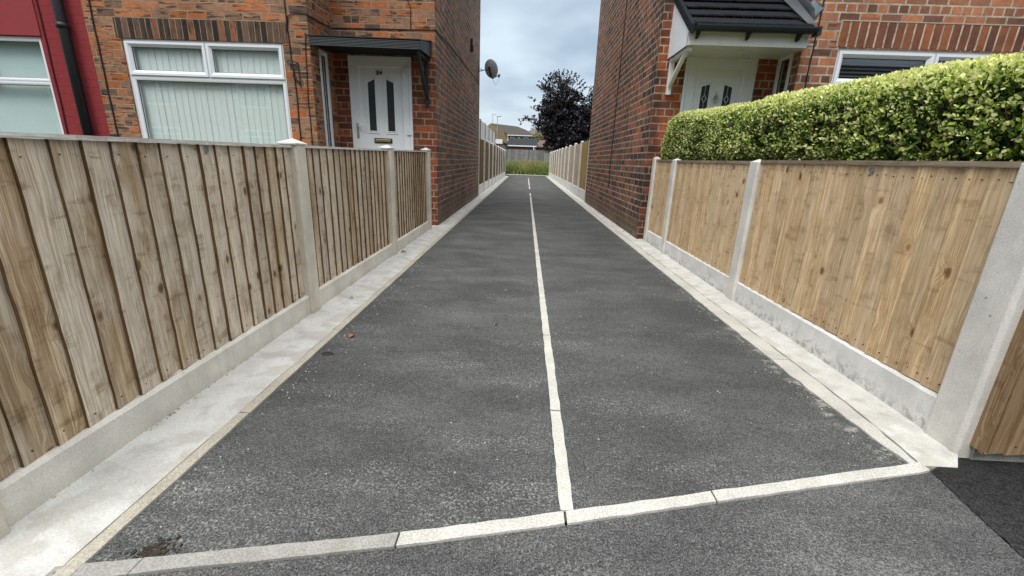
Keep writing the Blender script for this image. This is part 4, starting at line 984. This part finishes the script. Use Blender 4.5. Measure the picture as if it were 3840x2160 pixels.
def leafmat(name, c, trans=.35, rough=.45):
    t = NT(name, rough, .4); g = t.n.new('ShaderNodeNewGeometry').outputs['Random Per Island']
    c0 = t.mix(g, tuple(x*.75 for x in c), tuple(x*1.25 for x in c)); t.col(c0)
    tr = t.n.new('ShaderNodeBsdfTranslucent'); t.L.new(c0, tr.inputs[0]); mx = t.n.new('ShaderNodeMixShader'); mx.inputs[0].default_value = trans
    t.L.new(t.b.outputs[0], mx.inputs[1]); t.L.new(tr.outputs[0], mx.inputs[2]); t.L.new(mx.outputs[0], t.n['Material Output'].inputs[0]); return t.m
def unit(v): return v/np.linalg.norm(v, axis=1)[:, None]
hg = thing('hedge', 'clipped yellow green privet hedge standing behind the right hand fence', 'hedge', (2.1, 3.7, 0))
HX0, HX1, HY0, HY1, HZ0, HZ1 = 1.79, 2.50, 1.35, 6.12, .25, 1.655
def hedge_surface(n):
    """points on the rounded surface with outward normals"""
    k = rng.random(n); y = HY0+(HY1-HY0)*rng.random(n)**1.25
    rx, cx = (HX1-HX0)/2, (HX0+HX1)/2
    a = np.empty(n); s = rng.random(n)
    h = 1.05-.0; tot = 1.35+.9
    X = np.empty(n); Z = np.empty(n); NX = np.empty(n); NZ = np.empty(n)
    R0 = .11
    faceh = HZ1-R0-.95; arc = R0*math.pi/2; topw = (HX1-HX0)-R0
    q = s*(faceh+arc+topw)
    m1 = q < faceh; X[m1] = HX0; Z[m1] = .95+q[m1]; NX[m1] = -1; NZ[m1] = 0
    m2 = (q >= faceh) & (q < faceh+arc); t = (q[m2]-faceh)/arc*math.pi/2
    X[m2] = HX0+R0-R0*np.cos(t); Z[m2] = HZ1-R0+R0*np.sin(t); NX[m2] = -np.cos(t); NZ[m2] = np.sin(t)
    m3 = q >= faceh+arc; X[m3] = HX0+R0+(q[m3]-faceh-arc); Z[m3] = HZ1; NX[m3] = 0; NZ[m3] = 1
    # rounded far end
    e = np.clip((y-(HY1-.28))/.28, 0, 1); Z = Z-(Z > .95)*(e**2.6)*.34*np.clip((Z-.95)/.7, 0, 1)
    X = X+e**2*.05
    Z -= (Z > 1.2)*np.interp(y, [1.4, 1.9, 2.6, 3.3, 4.0, 4.8, 6], [.135, .13, .10, .105, .06, .015, .01])
    Z += .008*np.sin(y*2.3+.5)+.008*np.sin(y*6.1)+.008*np.sin(X*9+y*3)
    X += .02*np.sin(y*3.1+Z*4)+.012*np.sin(y*9+Z*7)
    return np.stack([X, y, Z], 1), unit(np.stack([NX, e*.7, NZ], 1))
N1 = 92000
Pp, Nn = hedge_surface(N1)
depth = rng.exponential(.042, N1); depth = np.clip(depth, 0, .16)-.012
# clumpy gaps: push leaves inward where a cheap noise is low
def cheap(p, f_): return np.sin(p[:, 0]*f_+1.3*np.sin(p[:, 1]*f_*.8))*np.sin(p[:, 1]*f_*1.1+1.7*np.sin(p[:, 2]*f_*.9))*np.sin(p[:, 2]*f_*1.2+p[:, 0]*f_)
gp = cheap(Pp, 31.)+.5*cheap(Pp+5, 57.); isface = Nn[:, 2] < .6
low = np.clip((1.22-Pp[:, 2])/.12, 0, 1)*isface
g2_ = cheap(Pp+3, 9.)
depth += np.clip(-gp-.25*g2_, 0, 1)*.16*isface + low*.07*(rng.random(N1)+.2)
C_ = Pp-Nn*depth[:, None]
D_ = unit(Nn*.55+rng.normal(size=(N1, 3))*.6+np.array([0, 0, .45])); U_ = unit(np.cross(D_, rng.normal(size=(N1, 3))))
Ln = rng.uniform(.012, .027, N1); Wn = Ln*rng.uniform(.5, .68, N1)
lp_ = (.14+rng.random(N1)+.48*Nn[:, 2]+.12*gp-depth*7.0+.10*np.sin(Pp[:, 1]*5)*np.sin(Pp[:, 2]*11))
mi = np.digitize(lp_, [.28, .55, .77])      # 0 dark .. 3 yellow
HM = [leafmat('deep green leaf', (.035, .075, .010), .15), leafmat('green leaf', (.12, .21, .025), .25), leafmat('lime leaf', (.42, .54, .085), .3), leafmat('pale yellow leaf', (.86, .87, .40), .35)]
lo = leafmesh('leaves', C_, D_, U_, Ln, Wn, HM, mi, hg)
# inner twigs
tw = MB()
for i in range(900):
    y = random.uniform(HY0+.1, HY1-.15); z = random.uniform(.95, 1.36); x = HX0+random.uniform(.02, .2)
    d = Vector((random.uniform(-.6, .1), random.uniform(-.5, .5), random.uniform(.2, 1))).normalized()*random.uniform(.06, .16)
    tw.tube([(x, y, z), tuple(Vector((x, y, z))+d*.5+Vector((0, random.uniform(-.01, .01), 0))), tuple(Vector((x, y, z))+d)], .0022, 3)
tw.build('twigs', flat('hedge twig', (.09, .06, .035), .9, .1), hg, fix=False)
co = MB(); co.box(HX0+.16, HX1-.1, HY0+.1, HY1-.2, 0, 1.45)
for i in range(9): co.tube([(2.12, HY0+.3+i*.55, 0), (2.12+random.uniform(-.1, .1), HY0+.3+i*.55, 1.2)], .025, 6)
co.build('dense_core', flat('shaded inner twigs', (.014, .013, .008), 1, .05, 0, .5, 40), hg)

def crown(parent, centres, per, rad, size, mats, name='crown'):
    Cs = []
    for c, k in centres:
        m = max(4, int(per*k)); v = unit(rng.normal(size=(m, 3)))*(rng.random(m)**.45)[:, None]*rad*k**.5; v[:, 2] *= .75; Cs.append(v+np.array(c))
    Cc = np.concatenate(Cs); n = len(Cc); D = unit(rng.normal(size=(n, 3))+np.array([0, 0, -.2])); U = unit(np.cross(D, rng.normal(size=(n, 3))))
    L = rng.uniform(.6, 1.4, n)*size; return leafmesh(name, Cc, D, U, L, L*.62, mats, rng.integers(0, len(mats), n), parent)
tr = thing('purple_tree', 'dark purple leaved tree rising over the right hand fence', 'tree', (2.9, 33, 0))
mb = MB(); mb.tube([(2.9, 33, -.05), (2.85, 33, 1.2), (2.7, 33.1, 2.4), (2.5, 33, 4.2), (2.3, 32.9, 6.2)], .2, 10, r1=.03)
cent = []
blobs = [((2.15, 33, 5.4), 1.35, 1.55, 1.75), ((2.7, 33, 3.7), 1.95, 1.8, 1.9), ((3.9, 33, 4.4), 1.25, 1.6, 1.55), ((2.6, 33, 2.6), 1.6, 1.7, 1.05), ((1.55, 33, 4.2), 1.2, 1.4, 1.3), ((4.6, 33.2, 3.2), 1.4, 1.6, 1.9), ((4.9, 33.2, 5.3), .7, .8, 1.1), ((1.0, 33, 3.65), .8, .8, .45), ((.45, 32.9, 3.8), .75, .5, .28), ((1.5, 32.9, 2.2), .6, .8, .5)]
for (c, a, b, h_) in blobs:
    m = int(44*a*b*h_)
    for i in range(m):
        v = rng.normal(size=3); v /= np.linalg.norm(v); v *= rng.random()**.42
        cent.append(((c[0]+v[0]*a, c[1]+v[1]*b, c[2]+v[2]*h_), rng.uniform(.35, 1.1)))
for ang in np.linspace(-1.0, 1.0, 15):      # spiky outer shoots
    bx, bz = 2.3+1.55*math.sin(ang*1.1), 5.2+1.55*math.cos(ang*1.1)
    for t in np.linspace(0, 1, 6):
        cent.append(((bx+math.sin(ang)*.45*t+rng.normal()*.03, 32.9, bz+.45*t*math.cos(ang)), .14*(1.2-t)))
for c, k in [((-.62, 32.9, 3.85), .1), ((-.5, 32.9, 3.7), .14), ((-.35, 32.9, 3.9), .2), ((-.15, 32.9, 3.98), .25), ((-.55, 32.9, 3.55), .1), ((0.1, 32.9, 3.9), .3), ((-.05, 32.9, 5.35), .1), ((.15, 32.9, 5.3), .2), ((.4, 32.9, 5.2), .3), ((0.2, 32.9, 4.7), .2)]: cent.append((c, k))
for i in range(0, len(cent), 9):
    c = cent[i][0]; b0 = Vector((2.75-.08*max(0, c[2]-2.5), 33, max(1.4, c[2]-1.3))); e = Vector(c)
    mb.tube([tuple(b0), tuple(b0.lerp(e, .5)+Vector((0, 0, .12))), tuple(e)], .035, 5, r1=.008)
mb.build('trunk', flat('dark bark', (.035, .026, .022), .95, .1), tr)
crown(tr, cent, 46, .29, .125, [leafmat('purple black leaf', (.011, .008, .011), .08), leafmat('plum leaf', (.018, .010, .014), .08), leafmat('grey purple leaf', (.026, .022, .030), .08, .4)])

gt_ = thing('leafy_tree', 'yellow green tree showing beside the roofs behind the purple tree', 'tree', (2.9, 72, 0))
mb = MB(); mb.tube([(2.6, 70, -.05), (2.5, 70, 3)], .2, 8, r1=.1)
for k in range(5): mb.tube([(2.5, 70, 2.6), (2.5+random.uniform(-.9, .9), 70+random.uniform(-.9, .9), 4.6)], .07, 5, r1=.02)
mb.build('trunk', 'soil', gt_)
cg = []
for i in range(120):
    v = rng.normal(size=3); v /= np.linalg.norm(v); v *= rng.random()**.5; cg.append(((2.7+v[0]*1.9, 70+v[1]*1.6, 4.2+v[2]*1.7), rng.uniform(.5, 1.1)))
crown(gt_, cg, 36, .45, .16, [leafmat('olive leaf', (.16, .16, .05), .3), leafmat('ochre leaf', (.24, .20, .07), .3), leafmat('mid green leaf', (.08, .11, .03), .3)])

# weeds on the verge
def weeds():
    n = 17000; x = rng.uniform(-5, 7, n); y = rng.uniform(34.2, 41.5, n)
    pt = np.sin(x*1.7+y)*np.sin(y*1.3+1)+.5*np.sin(x*4.1+2)
    h = np.clip(.18+(y-34.2)*.16+.12*pt, .12, 1.05)*rng.uniform(.6, 1.15, n)
    kind = (rng.random(n)+pt*.15+h*.55)
    mi_ = np.digitize(kind, [.42, .92, 1.25]); mi_ = np.clip(mi_, 0, 3)
    lean = rng.normal(size=(n, 2))*.22; w = rng.uniform(.012, .03, n); ang = rng.uniform(0, math.pi, n)
    sx_, sy_ = np.cos(ang)*w, np.sin(ang)*w
    V = np.empty((n, 5, 3)); z0 = np.full(n, -.02)
    V[:, 0] = np.stack([x-sx_, y-sy_, z0], 1); V[:, 1] = np.stack([x+sx_, y+sy_, z0], 1)
    V[:, 2] = np.stack([x+sx_*1.3+lean[:, 0]*h*.4, y+sy_*1.3+lean[:, 1]*h*.4, h*.6], 1); V[:, 3] = np.stack([x+lean[:, 0]*h, y+lean[:, 1]*h, h], 1)
    V[:, 4] = np.stack([x-sx_*1.3+lean[:, 0]*h*.4, y-sy_*1.3+lean[:, 1]*h*.4, h*.6], 1)
    me = bpy.data.meshes.new('weeds'); me.from_pydata(V.reshape(-1, 3).tolist(), [], (np.arange(n)[:, None]*5+np.arange(5)).tolist())
    for m in (leafmat('dark weed', (.05, .075, .018)), leafmat('green weed', (.19, .29, .05)), leafmat('dry weed', (.36, .32, .15)), leafmat('straw seed head', (.46, .36, .22))): me.materials.append(m)
    me.polygons.foreach_set('material_index', mi_.astype(np.int32))
    o = bpy.data.objects.new('weeds', me); COL.objects.link(o); tag(o, 'tangle of green and dry weeds at the end of the path', 'weeds', kind='stuff')
weeds()

# ================= far buildings
gh = thing('garage', 'low red brick garage with a ribbed tile roof beyond the grey fence', 'garage', (-.6, 49, 0), 'houses beyond the weeds')
cells(front(47), [-2.24, .80], [0, 2.42], [], .2).build('wall', 'far_red', gh)
cells(east(.80), [47.0, 52], [0, 2.42], [], .2).build('side_wall', 'far_red', gh)
mb = MB()
for i in range(7):
    y0, y1 = 46.8+i*.32, 46.8+(i+1)*.32; z0, z1 = 2.57+i*.105, 2.57+(i+1)*.105
    xa, xb = -2.28+i*.062, -2.28+(i+1)*.062
    mb.hexa([(xa, y0, z0-.03), (1.05, y0, z0-.03), (1.05, y1, z1-.06), (xb, y1, z1-.06), (xa, y0, z0+.06), (1.05, y0, z0+.06), (1.05, y1, z1), (xb, y1, z1)])
mb.hexa([(-1.85, 49.04, 3.2), (1.05, 49.04, 3.2), (1.05, 51.5, 2.4), (-2.28, 51.5, 2.4), (-1.85, 49.04, 3.3), (1.05, 49.04, 3.3), (1.05, 51.5, 2.5), (-2.28, 51.5, 2.5)])
mb.build('roof', flat('grey far tiles', (.06, .063, .066), .8, .2, 0, .35, 3), gh, fix=False)
quick(front(47), 'fascia', 'upvc', gh, (-2.28, 1.02, .05, .225, 2.43, 2.545)); 
mb = MB(); mb.tube([(.72, 46.75, 0), (.72, 46.75, 2.4)], .05, 8); mb.build('downpipe', 'upvc', gh)
g2 = thing('outbuilding', 'brown brick outbuilding half hidden under the purple tree', 'shed', (2.0, 50, 0), 'houses beyond the weeds')
cells(front(49), [.98, 3.2], [0, 2.5], [], .2).build('wall', 'far_red', g2)
mb = MB(); mb.hexa([(.9, 48.8, 2.45), (3.4, 48.8, 2.45), (3.4, 50.8, 3.2), (1.4, 50.8, 3.2), (.9, 48.8, 2.53), (3.4, 48.8, 2.53), (3.4, 50.8, 3.3), (1.4, 50.8, 3.3)]); mb.build('roof', flat('brown far roof', (.13, .09, .08), .8, .2), g2)
bh_ = thing('buff_house', 'buff brick house with a brown grey tiled roof behind the garage', 'house', (-3, 78, 0), 'houses beyond the weeds')
# gable faces left-front, eaves face front right
mb = MB(); mb.face([(-10.0, 78.5, 0), (-3.2, 75, 0), (-3.2, 75, 5.0), (-6.1, 76.5, 6.9), (-10.0, 78.5, 4.6)]); mb.build('gable_wall', 'far_buff', bh_)
cells(front(75), [-3.2, 1.3], [0, 5.0], [(-2.85, -2.1, 3.6, 4.72), (-1.55, -1.2, 3.6, 4.72), (-.6, .2, 3.6, 4.72)], .2).build('front_wall', flat('mauve render', (.17, .14, .14), .9, .1), bh_)
mb = MB()
mb.hexa([(-3.35, 74.7, 5.02), (1.5, 74.7, 4.86), (-.2, 78.5, 6.1), (-6.4, 78.4, 6.85), (-3.35, 74.7, 5.14), (1.5, 74.7, 4.98), (-1.75, 78.5, 6.62), (-6.4, 78.4, 7.0)])
mb.build('roof', flat('brown grey far roof', (.065, .060, .050), .85, .2, 0, .2, 2), bh_)
quick(front(74.7), 'gutter', 'upvc', bh_, (-3.35, 1.5, .0, .15, 4.90, 5.03))
mb = MB(); mb.tube([(-3.2, 74.85, 2.5), (-3.2, 74.85, 4.95)], .07, 8); mb.build('downpipe', 'upvc', bh_)
for a, b in ((-2.85, -2.1), (-1.55, -1.2), (-.6, .2)):
    w = MB(); w.ring(front(75), rect(a, b, 3.6, 4.72), inset(rect(a, b, 3.6, 4.72), .12), [(0, -.1), (0, .03), (1, .03), (1, -.1)]); wo = w.build('window', 'upvc', bh_)
    quick(front(75), 'pane', 'glassdark', wo, (a+.1, b-.1, -.12, -.08, 3.7, 4.65))
mb = MB(); mb.tube([(-5.9, 76.5, 6.7), (-5.9, 76.5, 8.3)], .03, 6); mb.tube([(-6.1, 76.5, 8.25), (-5.2, 76.5, 8.2)], .02, 6)
for k in range(4): mb.tube([(-5.9+k*.2, 76.3, 8.2), (-5.9+k*.2, 76.7, 8.2)], .015, 4)
mb.build('aerial', 'lead', bh_)
h3 = thing('distant_house', 'brown roof of a farther house behind the yellow green tree', 'house', (2.5, 92, 0), 'houses beyond the weeds')
mb = MB(); mb.hexa([(-1.3, 90, 5.6), (4, 90, 5.6), (4, 94, 7.3), (1, 94, 7.3), (-1.3, 90, 5.7), (4, 90, 5.7), (4, 94, 7.4), (1, 94, 7.4)]); mb.build('roof', flat('far brown roof', (.14, .12, .10), .8, .2), h3)
cells(front(90.1), [-1, 4], [0, 5.6], [], .3).build('wall', 'far_buff', h3)
pl = thing('utility_pole', 'thin pale pole with a crossbar left of the garage roof', 'pole', (-3.05, 45.6, 0))
mb = MB(); mb.tube([(-3.05, 45.6, -.05), (-3.05, 45.6, 5.15)], .045, 8, r1=.03); mb.build('shaft', 'wire', pl)
mb = MB(); mb.tube([(-3.15, 45.6, 5.12), (-2.65, 45.6, 5.2)], .03, 6); mb.build('crossbar', 'lead', pl)
s3 = thing('garden_shed', 'small grey shed with a white fascia above the end of the brown fence', 'shed', (-2.2, 34, 0))
mb = MB(); mb.box(-3.2, -1.60, 33.0, 36, -.05, 2.15); mb.build('wall', flat('grey shed boards', (.14, .14, .14), .8, .2), s3)
quick(front(33.0), 'fascia', 'upvc', s3, (-3.2, -1.80, .0, .08, 2.17, 2.48))
mb = MB(); mb.hexa([(-1.80, 32.9, 2.24), (-1.5, 32.9, 2.12), (-1.5, 36, 2.12), (-1.80, 36, 2.24), (-1.80, 32.9, 2.30), (-1.5, 32.9, 2.18), (-1.5, 36, 2.18), (-1.80, 36, 2.30)]); mb.build('roof', 'slate', s3)

op = thing('terraced_house', 'red brick terrace across the street, seen only as a reflection in the windows', 'house', (0, -19, 0))
WN = [(x, x+2.0, z, z+1.35) for x in range(-56, 56, 6) for z in (.95, 3.6)]
cells(lambda u, d, z: (-u, -16+d, z), [-60, 60], [0, 5.4], WN, .25).build('wall', 'brick_right', op)
mb = MB(); mb.hexa([(-60, -15.7, 5.35), (60, -15.7, 5.35), (60, -20, 7.6), (-60, -20, 7.6), (-60, -15.7, 5.5), (60, -15.7, 5.5), (60, -20, 7.75), (-60, -20, 7.75)]); mb.build('roof', 'slate', op)
for a, b, c, e in WN:
    w = MB(); Q = lambda u, d, z: (-u, -16+d, z)
    w.ring(Q, rect(a, b, c, e), inset(rect(a, b, c, e), .09), [(0, -.1), (0, .02), (1, .02), (1, -.1)]); w.pbox(Q, a, b, -.08, .01, c+.9, c+.98); w.pbox(Q, (a+b)/2-.04, (a+b)/2+.04, -.08, .01, c+.98, e)
    w = w.build('window', 'upvc', op); quick(Q, 'pane', 'glassdark', w, (a+.08, b-.08, -.1, -.06, c+.08, e-.08))

# ================= litter
def leaf(name, label, c, x, y, z, L, W_, rz, col, cat='leaf', lift=.01):
    mb = MB(); n = 8; pts = []
    for i in range(n+1):
        t = i/n; w = W_*math.sin(math.pi*t)**.7*.5; zz = z+lift*math.sin(math.pi*t)
        pts.append(((t-.5)*L, w, zz))
    ca, sa = math.cos(rz), math.sin(rz); T = lambda p, s_: (x+p[0]*ca-p[1]*s_*sa, y+p[0]*sa+p[1]*s_*ca, p[2]+(.25*p[1]))
    for a, b in zip(pts[:-1], pts[1:]):
        for s_ in (1, -1): mb.face([(x+a[0]*ca, y+a[0]*sa, a[2]-.003), (x+b[0]*ca, y+b[0]*sa, b[2]-.003), T(b, s_), T(a, s_)])
    o = mb.build(name, flat(label[:20], col, .7, .3), fix=False); o.modifiers.new('s', 'SOLIDIFY').thickness = .001
    return tag(o, label, cat)
leaf('fallen_leaf', 'small orange leaf lying on the asphalt near the left edging', 0, -1.0, 2.34, .004, .04, .034, 1.2, (.42, .12, .04))
leaf('fallen_leaf', 'tiny tan leaf lying on the pale concrete strip', 0, -1.262, 3.0, .018, .03, .022, .3, (.36, .18, .08))
leaf('fallen_leaf', 'thin dark curled leaf on the asphalt by the edging', 0, -1.035, 2.09, .004, .07, .018, .15, (.02, .013, .012))
leaf('fallen_leaf', 'dark curled leaf against the second left fence post', 0, -1.33, 4.66, .022, .06, .04, .5, (.03, .02, .015))
def crumbs(name, label, n, xs, ys, sz, mat, cat, z=.0):
    mb = MB()
    for i in range(n):
        x, y = random.gauss(*xs), random.gauss(*ys); s = random.uniform(*sz); a = random.uniform(0, 6)
        pts = [(x+s*math.cos(a+k*1.57)*random.uniform(.6, 1.2), y+s*math.sin(a+k*1.57)*random.uniform(.6, 1.2)) for k in range(4)]
        mb.hexa([(*p, z-.001) for p in pts]+[(p[0]*.9+x*.1+.0, p[1]*.9+y*.1, z+s*random.uniform(.4, .9)) for p in pts])
    return tag(mb.build(name, mat, fix=False), label, cat, kind='stuff')
crumbs('soil_crumbs', 'clump of dark soil crumbs in the near left corner of the path', 160, (-.965, .028), (.868, .02), (.002, .007), 'soil', 'soil')
mbp = MB()
def scatter_pebbles():
    mb = MB()
    for i in range(420):
        if i < 200: y = random.uniform(.95, 5); x = PL+.02+abs(random.gauss(0, .06))
        elif i < 300: y = random.uniform(1.5, 6); x = 1.43-abs(random.gauss(0, .05))
        else: y = random.uniform(1.1, 4); x = random.uniform(PL, 1.4)
        if y < yf(x)+.06 or .14 < x < .21: continue
        s = random.uniform(.0012, .0042); a = random.uniform(0, 6)
        pts = [(x+s*math.cos(a+k*1.57)*random.uniform(.7, 1.2), y+s*math.sin(a+k*1.57)*random.uniform(.7, 1.2)) for k in range(4)]
        mb.hexa([(*p, -.001) for p in pts]+[(p[0]*.8+x*.2, p[1]*.8+y*.2, s*.7) for p in pts])
    tag(mb.build('pebbles', flat('pale grit', (.5, .5, .48), .8, .2), fix=False), 'pale grit scattered along the edges of the path', 'grit', kind='stuff')
scatter_pebbles()
mb = MB()
for i in range(240):
    y = random.uniform(7, 12) if i < 160 else random.uniform(6.3, 12); sgn = i < 120
    x = (-1.33+abs(random.gauss(0, .02))) if sgn else (1.625-abs(random.gauss(0, .02))); s = random.uniform(.004, .018); a = random.uniform(0, 6)
    pts = [(x+s*math.cos(a+k*1.57)*random.uniform(.4, 1.2), y+s*math.sin(a+k*1.57)*random.uniform(.4, 1.2), .014+random.uniform(0, .012)) for k in range(4)]
    mb.face(pts)
tag(mb.build('leaf_litter', flat('brown litter', (.07, .045, .03), .9, .1), fix=False), 'brown leaf litter gathered at the feet of the side walls', 'litter', kind='stuff')
mb = MB()  # brown joint dirt, its colour also painted in as contact shade under the boards
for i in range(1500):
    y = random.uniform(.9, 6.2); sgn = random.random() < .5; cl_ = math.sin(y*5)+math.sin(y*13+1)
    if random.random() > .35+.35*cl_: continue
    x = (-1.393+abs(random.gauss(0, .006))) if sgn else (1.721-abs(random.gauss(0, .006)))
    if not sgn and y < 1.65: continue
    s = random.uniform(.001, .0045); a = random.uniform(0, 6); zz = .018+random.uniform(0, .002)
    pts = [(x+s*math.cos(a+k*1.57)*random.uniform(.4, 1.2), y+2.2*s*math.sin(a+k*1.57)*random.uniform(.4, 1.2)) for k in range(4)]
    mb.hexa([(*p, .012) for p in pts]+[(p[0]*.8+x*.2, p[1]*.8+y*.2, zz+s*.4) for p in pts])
tag(mb.build('joint_dirt_shade', flat('brown joint dirt and shade', (.30, .25, .17), .95, .1, 0, .5, 60), fix=False), 'brown dirt and painted contact shade along the foot of the gravel boards', 'dirt', kind='stuff')
mb = MB()
for i in range(90):
    x = random.uniform(PL+.05, 1.4); y = random.uniform(2.5, 17); s = random.uniform(.004, .013); a = random.uniform(0, 6)
    if .12 < x < .23: continue
    mb.face([(x+s*math.cos(a+k*1.57)*random.uniform(.3, 1.3), y+s*math.sin(a+k*1.57)*random.uniform(.3, 1.3), .004+random.uniform(0, .005)) for k in range(4)])
tag(mb.build('path_litter', flat('dark leaf scraps', (.03, .024, .018), .9, .1), fix=False), 'dark leaf scraps scattered over the asphalt path', 'litter', kind='stuff')
mb = MB()
for i in range(260):
    x = random.gauss(-.35, .5); y = random.gauss(19.5, 1.3)
    if not PL < x < .13: continue
    a = random.uniform(0, 3.1); s = random.uniform(.03, .1)
    mb.face([(x, y, .006), (x+.01, y, .012), (x+s*math.cos(a), y+s*math.sin(a), .010)])
tag(mb.build('dry_grass', flat('dry straw', (.24, .20, .12), .9, .1), fix=False), 'thin patch of dry cut grass on the far path', 'grass', kind='stuff')
